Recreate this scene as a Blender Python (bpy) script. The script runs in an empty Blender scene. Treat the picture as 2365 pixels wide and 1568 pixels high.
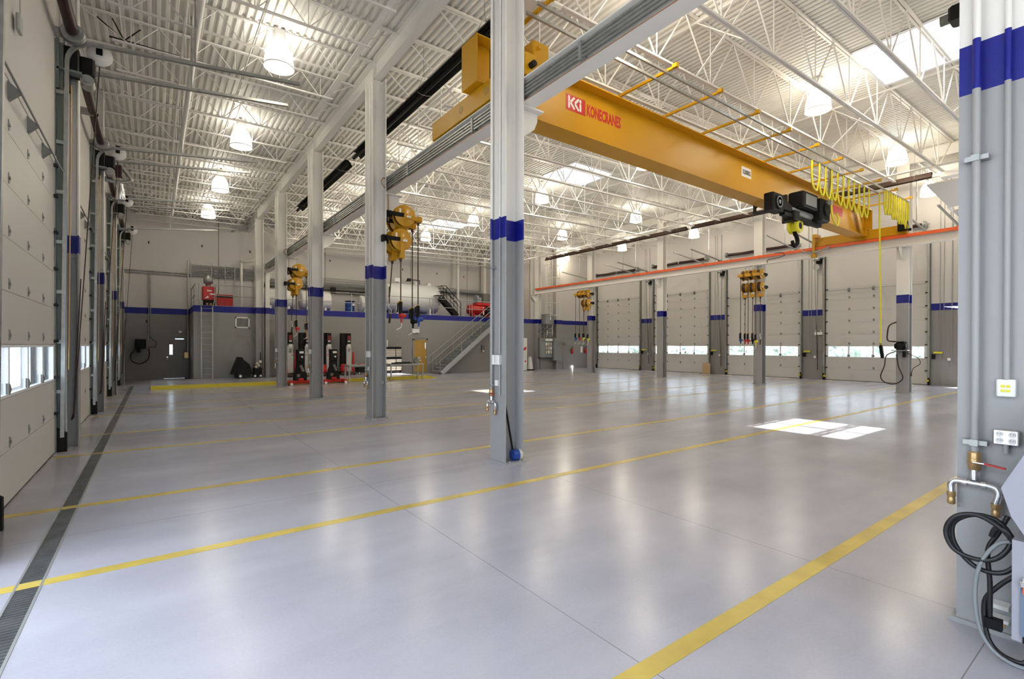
import bpy, math, random
from mathutils import Vector, Matrix, Quaternion
random.seed(7)
PI = math.pi
SC = bpy.context.scene
COL = SC.collection

# ------------------------------------------------------------------ materials
def nt(name):
    m = bpy.data.materials.new(name); m.use_nodes = True
    return m, m.node_tree.nodes, m.node_tree.links, m.node_tree.nodes['Principled BSDF']

def mat(name, col, rough=.5, metal=0., spec=.5, bump=0., bscale=40., var=0., vscale=3., emit=None, estr=0., coat=0.):
    m, N, L, P = nt(name)
    P.inputs['Base Color'].default_value = (*col, 1)
    P.inputs['Roughness'].default_value = rough
    P.inputs['Metallic'].default_value = metal
    P.inputs['Specular IOR Level'].default_value = spec
    P.inputs['Coat Weight'].default_value = coat
    if emit:
        P.inputs['Emission Color'].default_value = (*emit, 1); P.inputs['Emission Strength'].default_value = estr
    g = None
    if var or bump:
        g = N.new('ShaderNodeNewGeometry')
    if var:
        t = N.new('ShaderNodeTexNoise'); t.inputs['Scale'].default_value = vscale; t.inputs['Detail'].default_value = 4
        L.new(g.outputs['Position'], t.inputs['Vector'])
        r = N.new('ShaderNodeMapRange'); r.inputs[1].default_value = .3; r.inputs[2].default_value = .7
        r.inputs[3].default_value = 1 - var; r.inputs[4].default_value = 1 + var
        L.new(t.outputs['Fac'], r.inputs[0])
        x = N.new('ShaderNodeMix'); x.data_type = 'RGBA'; x.blend_type = 'MULTIPLY'; x.inputs[0].default_value = 1
        x.inputs[6].default_value = (*col, 1); L.new(r.outputs[0], x.inputs[7]); L.new(x.outputs[2], P.inputs['Base Color'])
    if bump:
        t = N.new('ShaderNodeTexNoise'); t.inputs['Scale'].default_value = bscale; t.inputs['Detail'].default_value = 3
        L.new(g.outputs['Position'], t.inputs['Vector'])
        b = N.new('ShaderNodeBump'); b.inputs['Strength'].default_value = bump; b.inputs['Distance'].default_value = .01
        L.new(t.outputs['Fac'], b.inputs['Height']); L.new(b.outputs['Normal'], P.inputs['Normal'])
    return m

def paint3(name, up, band, low, z1=3.48, z2=3.80, rough=.45, bump=.15, bscale=60.):
    """wall and column paint: white above, blue band, grey below (painted at fixed heights)"""
    m, N, L, P = nt(name)
    g = N.new('ShaderNodeNewGeometry'); s = N.new('ShaderNodeSeparateXYZ'); L.new(g.outputs['Position'], s.inputs[0])
    def gt(v):
        a = N.new('ShaderNodeMath'); a.operation = 'GREATER_THAN'; a.inputs[1].default_value = v; L.new(s.outputs[2], a.inputs[0]); return a
    a1, a2 = gt(z1), gt(z2)
    x = N.new('ShaderNodeMix'); x.data_type = 'RGBA'; x.inputs[6].default_value = (*low, 1); x.inputs[7].default_value = (*band, 1); L.new(a1.outputs[0], x.inputs[0])
    y = N.new('ShaderNodeMix'); y.data_type = 'RGBA'; y.inputs[7].default_value = (*up, 1); L.new(x.outputs[2], y.inputs[6]); L.new(a2.outputs[0], y.inputs[0])
    L.new(y.outputs[2], P.inputs['Base Color']); P.inputs['Roughness'].default_value = rough
    t = N.new('ShaderNodeTexNoise'); t.inputs['Scale'].default_value = bscale; L.new(g.outputs['Position'], t.inputs['Vector'])
    b = N.new('ShaderNodeBump'); b.inputs['Strength'].default_value = bump; b.inputs['Distance'].default_value = .005
    L.new(t.outputs['Fac'], b.inputs['Height']); L.new(b.outputs['Normal'], P.inputs['Normal'])
    return m

WHITE = (.80, .775, .73); GREY = (.27, .262, .25); BLUE = (.004, .008, .22)
def leafmat():
    m, N, L, P = nt('leaf_green'); g = N.new('ShaderNodeNewGeometry')
    t = N.new('ShaderNodeTexNoise'); t.inputs['Scale'].default_value = 1.2; L.new(g.outputs['Position'], t.inputs['Vector'])
    r = N.new('ShaderNodeValToRGB'); e = r.color_ramp.elements; e[0].position = .35; e[0].color = (.27, .33, .28, 1); e[1].position = .65; e[1].color = (.62, .68, .62, 1); L.new(t.outputs['Fac'], r.inputs[0])
    d = N.new('ShaderNodeBsdfDiffuse'); q = N.new('ShaderNodeBsdfTranslucent'); x = N.new('ShaderNodeMixShader'); x.inputs[0].default_value = .5
    L.new(r.outputs[0], d.inputs[0]); L.new(r.outputs[0], q.inputs[0]); L.new(d.outputs[0], x.inputs[1]); L.new(q.outputs[0], x.inputs[2]); L.new(x.outputs[0], N['Material Output'].inputs[0]); N.remove(P)
    return m
M = {}
M['white'] = mat('white_paint', WHITE, .4)
M['deck'] = mat('deck_paint', (.78, .755, .70), .5)
M['col'] = paint3('column_paint', WHITE, BLUE, (.345, .34, .335))
M['wall'] = paint3('wall_paint', (.62, .59, .565), BLUE, GREY, rough=.55, bump=.25, bscale=25)
M['door'] = mat('door_white', (.60, .575, .545), .42, bump=.12, bscale=120)
M['frame'] = mat('window_frame_white', (.82, .82, .84), .4)
M['galv'] = mat('galvanised', (.40, .41, .40), .42, .75, var=.12, vscale=9)
M['steel'] = mat('grey_steel', (.40, .41, .39), .45, .5)
M['dkangle'] = mat('jamb_angle_steel', (.21, .24, .22), .5, .3)
M['alu'] = mat('bright_metal', (.72, .73, .75), .25, .95)
M['black'] = mat('black_paint', (.008, .008, .008), .55, spec=.22)
M['rubber'] = mat('black_rubber', (.014, .013, .014), .38)
M['brown'] = mat('dark_brown_paint', (.055, .028, .018), .5)
M['maroon'] = mat('maroon_spring', (.03, .006, .006), .45)
M['crane'] = mat('crane_yellow', (.60, .305, .008), .38, spec=.3)
M['reel'] = mat('reel_yellow', (.58, .295, .010), .35)
M['cable'] = mat('cable_yellow', (.80, .72, .03), .4)
M['floory'] = mat('line_yellow', (.58, .43, .085), .30, var=.22, vscale=2.2)
M['curby'] = mat('curb_yellow', (.66, .52, .02), .4)
M['red'] = mat('red_paint', (.52, .012, .010), .35)
M['logo'] = mat('logo_red', (.55, .018, .022), .4)
M['logodark'] = mat('logo_dark_red', (.22, .016, .016), .5)
M['orange'] = mat('orange_insulator', (.80, .12, .022), .45)
M['copper'] = mat('copper_and_shade_fringe', (.45, .25, .15), .4, .4)  # copper of the feed pipes; also tints the painted shadow fringe on the flange
M['blue'] = mat('blue_plastic', (.015, .06, .30), .35)
M['tan'] = mat('tan_door', (.42, .245, .035), .45)
M['dgrey'] = mat('dark_grey_door', (.16, .16, .145), .5)
M['panelg'] = mat('panel_grey', (.25, .265, .27), .45)
M['plate'] = mat('plate_white', (.82, .81, .79), .45)
M['cream'] = mat('cream_drawer', (.62, .56, .46), .45)
M['tankw'] = mat('tank_white', (.80, .79, .76), .28, coat=.2)
M['lift'] = mat('lift_grey', (.50, .49, .46), .45)
M['brass'] = mat('brass', (.50, .33, .15), .35, .7)
M['lav'] = mat('machine_grey', (.36, .35, .40), .45)
M['slate'] = mat('machine_slate', (.16, .20, .27), .45)
M['wood'] = mat('plywood', (.55, .40, .22), .6)
M['grate'] = mat('drain_grate', (.15, .15, .155), .42, .6, var=.25, vscale=5)
M['glow'] = mat('lamp_refractor', (.9, .9, .88), .25, emit=(1., .985, .93), estr=.9)
M['lensg'] = mat('lamp_lens', (.75, .76, .74), .3, emit=(.95, 1., .96), estr=.55)
M['glowtop'] = mat('lamp_refractor_top', (.9, .9, .88), .25, emit=(1., .96, .86), estr=16.)
M['bulb'] = mat('lamp_bulb', (1, 1, 1), .3, emit=(1., .98, .92), estr=30.)
M['sign'] = mat('signal_white', (.85, .84, .8), .4)
M['dark'] = mat('dark_parts_and_shade', (.02, .02, .02), .7)  # black of rollers, wheels and joints; also the painted joist shade
M['trunk'] = mat('bark', (.10, .075, .05), .8)
M['leaf'] = leafmat(); M['leafd'] = mat('leaf_dark', (.045, .075, .055), .6, var=.6, vscale=1.5)
M['hinge'] = mat('hinge_steel', (.26, .265, .26), .5, .3)
M['apron'] = mat('outside_concrete', (.62, .61, .58), .8, var=.08, vscale=.5)
M['road'] = mat('asphalt', (.07, .075, .09), .8)
M['lens'] = mat('glass_lens', (.02, .02, .02), .08)

def glassmat():
    m, N, L, P = nt('window_glass'); N.remove(P)
    out = N['Material Output']
    tr = N.new('ShaderNodeBsdfTransparent'); tr.inputs[0].default_value = (.93, .95, .96, 1)
    gl = N.new('ShaderNodeBsdfGlossy'); gl.inputs['Roughness'].default_value = .03
    lw = N.new('ShaderNodeLayerWeight'); lw.inputs[0].default_value = .5
    pw = N.new('ShaderNodeMath'); pw.operation = 'POWER'; L.new(lw.outputs['Facing'], pw.inputs[0]); pw.inputs[1].default_value = 3.2
    fr = N.new('ShaderNodeMath'); fr.operation = 'MULTIPLY_ADD'; L.new(pw.outputs[0], fr.inputs[0]); fr.inputs[1].default_value = .85; fr.inputs[2].default_value = .04
    mx = N.new('ShaderNodeMixShader'); L.new(fr.outputs[0], mx.inputs[0]); L.new(tr.outputs[0], mx.inputs[1]); L.new(gl.outputs[0], mx.inputs[2])
    L.new(mx.outputs[0], out.inputs[0]); return m
M['glass'] = glassmat()

def floormat():
    m, N, L, P = nt('polished_concrete')
    g = N.new('ShaderNodeNewGeometry')
    def noise(sc, det=5, vec=None, ro=.55):
        t = N.new('ShaderNodeTexNoise'); t.inputs['Scale'].default_value = sc; t.inputs['Detail'].default_value = det; t.inputs['Roughness'].default_value = ro
        L.new(vec or g.outputs['Position'], t.inputs['Vector']); return t.outputs['Fac']
    n1 = noise(.45, 6); 
    mp = N.new('ShaderNodeVectorMath'); mp.operation = 'MULTIPLY'; mp.inputs[1].default_value = (.25, 1.3, 1); L.new(g.outputs['Position'], mp.inputs[0])
    n2 = noise(1.1, 5, mp.outputs[0])
    n3 = noise(55, 2)
    r = N.new('ShaderNodeValToRGB'); e = r.color_ramp.elements
    e[0].position = .30; e[0].color = (.36, .352, .40, 1); e[1].position = .70; e[1].color = (.475, .465, .52, 1)
    a = N.new('ShaderNodeMath'); a.operation = 'ADD'; L.new(n1, a.inputs[0])
    b = N.new('ShaderNodeMath'); b.operation = 'MULTIPLY_ADD'; L.new(n2, b.inputs[0]); b.inputs[1].default_value = .55; b.inputs[2].default_value = -.27; L.new(b.outputs[0], a.inputs[1])
    c = N.new('ShaderNodeMath'); c.operation = 'MULTIPLY_ADD'; L.new(n3, c.inputs[0]); c.inputs[1].default_value = .22; c.inputs[2].default_value = -.11
    d = N.new('ShaderNodeMath'); d.operation = 'ADD'; L.new(a.outputs[0], d.inputs[0]); L.new(c.outputs[0], d.inputs[1])
    L.new(d.outputs[0], r.inputs[0])
    # saw-cut joints
    s = N.new('ShaderNodeSeparateXYZ'); L.new(g.outputs['Position'], s.inputs[0])
    def joint(axis, v0, pitch):
        q = N.new('ShaderNodeMath'); q.operation = 'SUBTRACT'; L.new(s.outputs[axis], q.inputs[0]); q.inputs[1].default_value = v0 - pitch * 40 - pitch / 2
        w = N.new('ShaderNodeMath'); w.operation = 'MODULO'; L.new(q.outputs[0], w.inputs[0]); w.inputs[1].default_value = pitch
        u = N.new('ShaderNodeMath'); u.operation = 'SUBTRACT'; L.new(w.outputs[0], u.inputs[0]); u.inputs[1].default_value = pitch / 2
        v = N.new('ShaderNodeMath'); v.operation = 'ABSOLUTE'; L.new(u.outputs[0], v.inputs[0])
        k = N.new('ShaderNodeMath'); k.operation = 'LESS_THAN'; L.new(v.outputs[0], k.inputs[0]); k.inputs[1].default_value = .003; return k
    j1 = joint(1, 6.27, 5.58); j2 = joint(0, 4.5, 9.49); j3 = joint(0, 2.26, 40.)
    mx1 = N.new('ShaderNodeMath'); mx1.operation = 'MAXIMUM'; L.new(j1.outputs[0], mx1.inputs[0]); L.new(j2.outputs[0], mx1.inputs[1])
    mx = N.new('ShaderNodeMath'); mx.operation = 'MAXIMUM'; L.new(mx1.outputs[0], mx.inputs[0]); L.new(j3.outputs[0], mx.inputs[1])
    jm = N.new('ShaderNodeMix'); jm.data_type = 'RGBA'; L.new(r.outputs[0], jm.inputs[6]); jm.inputs[7].default_value = (.21, .20, .20, 1); L.new(mx.outputs[0], jm.inputs[0])
    L.new(jm.outputs[2], P.inputs['Base Color'])
    rr = N.new('ShaderNodeMapRange'); rr.inputs[1].default_value = .3; rr.inputs[2].default_value = .7; rr.inputs[3].default_value = .185; rr.inputs[4].default_value = .24
    L.new(n2, rr.inputs[0]); L.new(rr.outputs[0], P.inputs['Roughness'])
    P.inputs['Specular IOR Level'].default_value = .28
    bm = N.new('ShaderNodeBump'); bm.inputs['Strength'].default_value = .02; bm.inputs['Distance'].default_value = .01; L.new(n1, bm.inputs['Height']); L.new(bm.outputs[0], P.inputs['Normal'])
    return m
M['floor'] = floormat()

CH={}   # children by parent name
# ------------------------------------------------------------------ mesh builder
class MB:
    def __init__(s): s.v = []; s.f = []; s.mi = []; s.sm = []; s.T = None
    def add(s, vs, fs, mi=0, sm=False):
        o = len(s.v)
        if s.T: vs = [s.T @ Vector(p) for p in vs]
        s.v += [tuple(p) for p in vs]
        for f in fs: s.f.append(tuple(i + o for i in f)); s.mi.append(mi); s.sm.append(sm)
        return s
    def box(s, a, b, mi=0):
        x0, y0, z0 = (min(a[i], b[i]) for i in range(3)); x1, y1, z1 = (max(a[i], b[i]) for i in range(3))
        return s.add([(x0,y0,z0),(x1,y0,z0),(x1,y1,z0),(x0,y1,z0),(x0,y0,z1),(x1,y0,z1),(x1,y1,z1),(x0,y1,z1)],
              [(0,3,2,1),(4,5,6,7),(0,1,5,4),(1,2,6,5),(2,3,7,6),(3,0,4,7)], mi)
    def cbox(s, c, d, mi=0):
        return s.box([c[i]-d[i]/2 for i in range(3)], [c[i]+d[i]/2 for i in range(3)], mi)
    def bbox(s, a, b, r, mi=0):
        """box with chamfered vertical and horizontal edges"""
        x0,y0,z0=(min(a[i],b[i]) for i in range(3)); x1,y1,z1=(max(a[i],b[i]) for i in range(3))
        def ring(z, i): 
            X0,X1,Y0,Y1=x0+i,x1-i,y0+i,y1-i
            return [(X0+r,Y0,z),(X1-r,Y0,z),(X1,Y0+r,z),(X1,Y1-r,z),(X1-r,Y1,z),(X0+r,Y1,z),(X0,Y1-r,z),(X0,Y0+r,z)]
        vs=ring(z0,r*.5)+ring(z0+r*.7,0)+ring(z1-r*.7,0)+ring(z1,r*.5); fs=[tuple(range(7,-1,-1)),tuple(range(24,32))]
        for k in range(3):
            for i in range(8): j=(i+1)%8; fs.append((k*8+i,k*8+j,k*8+8+j,k*8+8+i))
        return s.add(vs,fs,mi)
    def bar(s, p, q, w, h=None, mi=0, up=(0,0,1)):
        """rectangular bar from p to q"""
        p=Vector(p); q=Vector(q); d=(q-p).normalized(); u=Vector(up)
        if abs(d.dot(u))>.97: u=Vector((1,0,0))
        a=d.cross(u).normalized(); b=a.cross(d).normalized(); h=h or w; a*=w/2; b*=h/2
        vs=[p-a-b,p+a-b,p+a+b,p-a+b,q-a-b,q+a-b,q+a+b,q-a+b]
        return s.add(vs,[(0,1,2,3),(7,6,5,4),(0,4,5,1),(1,5,6,2),(2,6,7,3),(3,7,4,0)],mi)
    def tube(s, pts, r, n=8, mi=0, closed=False, caps=True):
        P=[Vector(p) for p in pts]; k=len(P)
        R=r if isinstance(r,(list,tuple)) else [r]*k
        T=[]
        for i in range(k):
            if closed: t=P[(i+1)%k]-P[i-1]
            else: t=P[min(i+1,k-1)]-P[max(i-1,0)]
            T.append(t.normalized() if t.length>1e-9 else Vector((0,0,1)))
        u=T[0].orthogonal().normalized(); vs=[]
        for i in range(k):
            if i:
                q=T[i-1].rotation_difference(T[i]); u=q@u
            u=(u-T[i]*u.dot(T[i])).normalized(); w=T[i].cross(u)
            for j in range(n):
                a=2*PI*j/n; vs.append(P[i]+(u*math.cos(a)+w*math.sin(a))*R[i])
        fs=[]
        for i in range(k if closed else k-1):
            for j in range(n):
                a=i*n+j; b=i*n+(j+1)%n; i2=(i+1)%k; fs.append((a,b,i2*n+(j+1)%n,i2*n+j))
        s.add(vs,fs,mi,True)
        if caps and not closed:
            o=[tuple(range(n-1,-1,-1)),tuple(range((k-1)*n,k*n))]
            s.add(vs,o,mi,False)
        return s
    def cyl(s, p, q, r, n=16, mi=0, r2=None):
        return s.tube([p,q],[r,r if r2 is None else r2],n,mi)
    def lathe(s, c, prof, n=24, mi=0, axis='z', caps=True):
        """prof: list of (radius, height)"""
        c=Vector(c); vs=[]
        for (r,h) in prof:
            for j in range(n):
                a=2*PI*j/n; x,y=r*math.cos(a),r*math.sin(a)
                p=(x,y,h) if axis=='z' else ((h,x,y) if axis=='x' else (y,h,x)); vs.append(c+Vector(p))
        k=len(prof); fs=[]
        for i in range(k-1):
            for j in range(n): fs.append((i*n+j,i*n+(j+1)%n,(i+1)*n+(j+1)%n,(i+1)*n+j))
        s.add(vs,fs,mi,True)
        if caps: s.add(vs,[tuple(range(n-1,-1,-1)),tuple(range((k-1)*n,k*n))],mi,False)
        return s
    def prism(s, pts, h0, h1, axis='z', mi=0):
        """polygon pts (2D) extruded along axis"""
        def m(p,h): return (p[0],p[1],h) if axis=='z' else ((h,p[0],p[1]) if axis=='x' else (p[0],h,p[1]))
        n=len(pts); vs=[m(p,h0) for p in pts]+[m(p,h1) for p in pts]
        fs=[tuple(range(n-1,-1,-1)),tuple(range(n,2*n))]+[(i,(i+1)%n,n+(i+1)%n,n+i) for i in range(n)]
        return s.add(vs,fs,mi)
    def sphere(s, c, r, mi=0, n=12, sz=1.):
        prof=[(max(r*math.sin(PI*i/n),1e-4),-r*sz*math.cos(PI*i/n)) for i in range(n+1)]
        return s.lathe(c,prof,n*2,mi,caps=False)
    def ibeam(s, p, q, w, h, tf=.02, tw=.014, mi=0, wdir=None):
        """I section from p to q; w = flange width along wdir, h = depth across flanges"""
        p=Vector(p); q=Vector(q); d=(q-p).normalized(); a=Vector(wdir).normalized(); b=d.cross(a).normalized()
        w2,h2,t2=w/2,h/2,tw/2
        pr=[(-w2,-h2),(w2,-h2),(w2,-h2+tf),(t2,-h2+tf),(t2,h2-tf),(w2,h2-tf),(w2,h2),(-w2,h2),(-w2,h2-tf),(-t2,h2-tf),(-t2,-h2+tf),(-w2,-h2+tf)]
        vs=[p+a*x+b*y for x,y in pr]+[q+a*x+b*y for x,y in pr]
        fs=[(i,(i+1)%12,12+(i+1)%12,12+i) for i in range(12)]
        for o in (0,12): fs+=[(o,o+1,o+2,o+11),(o+11,o+2,o+3,o+10),(o+10,o+3,o+4,o+9),(o+9,o+4,o+5,o+8),(o+8,o+5,o+6,o+7)]
        return s.add(vs,fs,mi)
    def build(s, name, mats, parent=None, origin=None):
        if not isinstance(mats,(list,tuple)): mats=[mats]
        me=bpy.data.meshes.new(name)
        if parent is not None: o=Vector(wloc(parent))
        elif origin is not None: o=Vector(origin)
        else:
            xs=[p[0] for p in s.v]; ys=[p[1] for p in s.v]; zs=[p[2] for p in s.v]
            o=Vector(((min(xs)+max(xs))/2,(min(ys)+max(ys))/2,min(zs)))
        me.from_pydata([Vector(p)-o for p in s.v],[],s.f)
        for x in mats: me.materials.append(M[x] if isinstance(x,str) else x)
        me.polygons.foreach_set('material_index',s.mi); me.polygons.foreach_set('use_smooth',s.sm)
        import bmesh
        b=bmesh.new(); b.from_mesh(me); bmesh.ops.recalc_face_normals(b,faces=b.faces); b.to_mesh(me); b.free()
        ob=bpy.data.objects.new(name,me); COL.objects.link(ob)
        if parent is None: ob.location=o
        else: ob.parent=parent; CH.setdefault(parent.name,[]).append(ob)
        return ob

def wloc(o):
    l=Vector(o.location)
    while o.parent: o=o.parent; l+=Vector(o.location)
    return l

def tag(o, label, cat, group=None, kind='thing'):
    o['label']=label; o['category']=cat
    if group: o['group']=group
    if kind: o['kind']=kind
    return o
def thing(name, label, cat, loc, group=None, kind='thing'):
    o=bpy.data.objects.new(name,None); COL.objects.link(o); o.location=loc; o.empty_display_size=.1
    return tag(o,label,cat,group,kind)
def struct(o, label=None, cat=None):
    o['kind']='structure'
    if label: o['label']=label
    if cat: o['category']=cat
    return o
def dup(o, loc, label=None, group=None, parent=None):
    c=o.copy(); COL.objects.link(c)
    if parent is not None: c.parent=parent; CH.setdefault(parent.name,[]).append(c)
    if loc is not None: c.location=loc
    if label: c['label']=label
    if group: c['group']=group
    for ch in list(CH.get(o.name,[])): dup(ch,None,parent=c)
    return c

def spline(pts, k=8, closed=False):
    P=[Vector(p) for p in pts]; n=len(P); out=[]
    for i in range(n if closed else n-1):
        if closed: a,b,c,d=P[i-1],P[i],P[(i+1)%n],P[(i+2)%n]
        else: a,b,c,d=P[max(i-1,0)],P[i],P[i+1],P[min(i+2,n-1)]
        for j in range(k):
            t=j/k; out.append(.5*((2*b)+(c-a)*t+(2*a-5*b+4*c-d)*t*t+(3*b-a-3*c+d)*t*t*t))
    if not closed: out.append(P[-1])
    return out

_fn=[0]
def text(body, size, M4, material, parent, name='lettering', ext=.002, sx=1., bold=0.):
    cu=bpy.data.curves.new(name,'FONT'); cu.body=body; cu.size=size; cu.extrude=ext; cu.offset=bold; cu.resolution_u=2
    cu.materials.append(M[material]); o=bpy.data.objects.new(name,cu); COL.objects.link(o)
    bpy.context.view_layer.update()
    me=bpy.data.meshes.new_from_object(o.evaluated_get(bpy.context.evaluated_depsgraph_get())); bpy.data.objects.remove(o); bpy.data.curves.remove(cu)
    me.materials.clear(); me.materials.append(M[material]); me.name=name
    o=bpy.data.objects.new(name,me); COL.objects.link(o); o.parent=parent; CH.setdefault(parent.name,[]).append(o)
    o.matrix_basis=Matrix.Translation(-wloc(parent))@M4@Matrix.Diagonal((sx,1,1,1))
    return o
def frame3(o, xdir, ydir):
    x=Vector(xdir).normalized(); y=Vector(ydir).normalized(); z=x.cross(y)
    m=Matrix((x,y,z)).transposed().to_4x4(); m.translation=Vector(o); return m
ORD=['first','second','third','fourth','fifth','sixth','seventh','eighth','ninth','tenth','eleventh','twelfth','thirteenth','fourteenth','fifteenth','sixteenth','seventeenth','eighteenth','nineteenth','twentieth','twenty-first','twenty-second','twenty-third','twenty-fourth','twenty-fifth','twenty-sixth']

# ------------------------------------------------------------------ layout constants
CY=[.66+5.58*i for i in range(-2,6)]        # column lines
def cy(i): return .66+5.58*i
XL,XR=4.5,23.48                              # column rows
WL,WR,WB,WF=-1.34,29.3,32.3,-8.2             # wall faces
def zd(x): return 8.80+.02*x                 # underside of roof deck
SKY=[(14.0,2.75,16.35,4.8),(13.45,14.05,15.6,16.05),(13.2,25.0,15.3,27.0)]

# ================================================================== SETTING
b=MB()
b.box((WL-.3,WF-.3,-.15),(-.84,WB+.3,0)); b.box((-.69,WF-.3,-.15),(WR+.3,WB+.3,0)); b.box((-.84,27.2,-.15),(-.69,WB+.3,0)); b.box((-.84,WF-.3,-.15),(-.69,27.2,-.09))
fl=struct(b.build('floor','floor',origin=(0,0,0)),'polished grey concrete shop floor','floor')
for y in [cy(i)+s*1.1 for i in range(0,5) for s in (-1,1)]:
    if y<1: continue
    if y>23.8: continue
    b=MB(); w=.062
    x=-1.30
    while x<28.9:
        b.box((x,y-w,.0005),(min(x+2.0,28.9),y+w,.002)); x+=2.0
    b.build('lane_line','floory',fl)
# raised pad with yellow kerb
b=MB(); b.box((-.1,24.45,0),(12.2,28.74,.14),0); b.prism([(12.2,0),(12.2,.14),(12.85,0)],24.45,28.74,'y',0)
b.box((-.1,24.43,.001),(12.2,24.45,.143),1); b.prism([(12.2,0),(12.2,.143),(12.86,.002)],24.43,24.45,'y',1); b.box((-.1,24.43,.14),(12.2,24.75,.1435),1)
struct(b.build('floor_raised',['floor','curby']),'raised concrete pad edged with a yellow painted kerb','kerb')

# trench drain
t=thing('trench_drain','long dark slotted trench drain running along the left doors','drain',(-.765,13,-.02))
b=MB()
for x in (-.838,-.692): b.box((x-.008,-8,-.05),(x+.008,27.2,.003))
b.build('frame','steel',t)
b=MB(); y=1.0
while y<27.15: b.box((-.83,y,-.03),(-.70,y+.035,.001)); y+=.042
for x in (-.80,-.765,-.73): b.box((x-.006,1,-.035),(x+.006,27.15,-.001))
b.build('grate','grate',t)
for i in range(0,5):
    for s in (-1,1):
        y=cy(i)+s*1.1
        if 1<y<23: b=MB(); b.box((-.83,y-.062,.001),(-.70,y+.062,.0025)); b.build('painted_stripe','floory',t)

# walls
DOORY=[(cy(i)+.66,cy(i)+4.94) for i in range(-1,5)]
def sidewall(name,x0,x1,label,heights):
    b=MB(); y=WF-.3
    for (d0,d1),h in zip(DOORY,heights):
        b.box((x0,y,0),(x1,d0,9.6)); b.box((x0,d0,h),(x1,d1,9.6)); y=d1
    b.box((x0,y,0),(x1,WB+.3,9.6))
    return struct(b.build(name,'wall'),label,'wall')
HL=[4.88]*6; HR=[4.88,4.88,4.88,4.88,5.49,5.49]
sidewall('wall_left',WL-.3,WL,'left wall of overhead doors between striped piers',HL)
sidewall('wall_right',WR,WR+.3,'right wall of overhead doors between striped piers',HR)
b=MB(); b.box((WL-.3,WB,0),(.45,WB+.3,9.6)); b.box((1.38,WB,0),(WR+.3,WB+.3,9.6)); b.box((.45,WB,2.1),(1.38,WB+.3,9.6))
wb=b.build('wall_back','wall'); struct(wb,'far pale precast wall above the mezzanine with a blue band','wall')
b=MB()
for x in (3.0,8.9,14.8,19.5): b.box((x-.012,WB-.004,0),(x+.012,WB+.01,9.4))
for x,z in [(-.2,7.2),(2.2,7.3),(4.6,7.25),(7,7.2),(9.2,7.2),(11.8,7.15),(14.2,7.1),(16.9,7.05),(19.2,7.0),(-.3,3.0),(1.7,3.0)]: b.box((x-.03,WB-.006,z),(x+.03,WB+.01,z+.14))
b.build('panel_joint','dark',wb)
b=MB(); xq=WL-.3
for xa,xb in ((.2,4.2),): b.box((xq,WF-.3,0),(xa,WF,9.6)); b.box((xa,WF-.3,4.88),(xb,WF,9.6)); xq=xb  # opening added behind the viewer so daylight washes over the floor
b.box((xq,WF-.3,0),(WR+.3,WF,9.6)); struct(b.build('wall_front','wall'),'wall behind the viewer','wall')

# roof deck: corrugated, with skylight openings
p=.155; b=MB(); n=int((WR+.3-(WL-.3))/p)
for i in range(n):
    x0=WL-.3+i*p; xm=x0+p/2
    iv=[(WF-.3,WB+.3)]
    for (a,c,d,e) in SKY:
        if a<xm<d:
            iv=[q for (u,v) in iv for q in ([(u,c),(e,v)] if u<c and e<v else [(u,v)])]
    xs=[(x0,0),(x0+.055,0),(x0+.075,.055),(x0+.135,.055),(x0+p,0)]
    for (u,v) in iv:
        vs=[(x,u,zd(x)+h) for x,h in xs]+[(x,v,zd(x)+h) for x,h in xs]
        b.add(vs,[(k,k+1,k+6,k+5) for k in range(4)])
for (u,v) in [(-1,0)]: pass
ceil=struct(b.build('ceiling','deck',origin=(14,12,8.8)),'white corrugated steel roof deck','ceiling')
# opaque roof above the deck (insulation) with the same openings
b=MB(); xs=sorted({WL-.3,WR+.3}|{q for s in SKY for q in (s[0],s[2])})
for x0,x1 in zip(xs[:-1],xs[1:]):
    ys=[(WF-.3,WB+.3)]
    for (a,c,d,e) in SKY:
        if a<=x0+1e-6 and x1<=d+1e-6: ys=[q for (u,v) in ys for q in ([(u,c),(e,v)] if u<c and e<v else [(u,v)])]
    for u,v in ys:
        z0,z1=zd(x0)+.06,zd(x1)+.06
        b.add([(x0,u,z0),(x1,u,z1),(x1,v,z1),(x0,v,z0),(x0,u,z0+.12),(x1,u,z1+.12),(x1,v,z1+.12),(x0,v,z0+.12)],[(0,3,2,1),(4,5,6,7),(0,1,5,4),(1,2,6,5),(2,3,7,6),(3,0,4,7)])
b.build('roof_insulation','plate',ceil)
for k,(a,c,d,e) in enumerate(SKY):
    w=MB(); t_=.03; z0=zd(a)-.02; z1=zd(d)+.42
    q_=.014; w.box((a-t_,c-t_,z0),(a+q_,e+t_,z1)); w.box((d-q_,c-t_,z0),(d+t_,e+t_,z1)); w.box((a+q_,c-t_,z0),(d-q_,c+q_,z1)); w.box((a+q_,e-q_,z0),(d-q_,e+t_,z1))
    w.box((a-.10,c-.10,z0-.012),(a,e+.10,z0)); w.box((d,c-.10,z0-.012),(d+.10,e+.10,z0)); w.box((a,c-.10,z0-.012),(d,c,z0)); w.box((a,e,z0-.012),(d,e+.10,z0))
    o=struct(w.build('window_%d'%(k+1),'frame'),['bright rectangular skylight near the right grey pillar','bright skylight below the crane girder','farthest skylight, behind the hose reels'][k],'skylight')
    w=MB(); w.box(((a+d)/2-.03,c,z1-.09),((a+d)/2+.03,e,z1-.03)); w.build('glazing_bar','frame',o)
    w=MB(); w.box((a,c,z1-.03),(d,e,z1-.015)); w.build('pane','glass',o)

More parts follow.
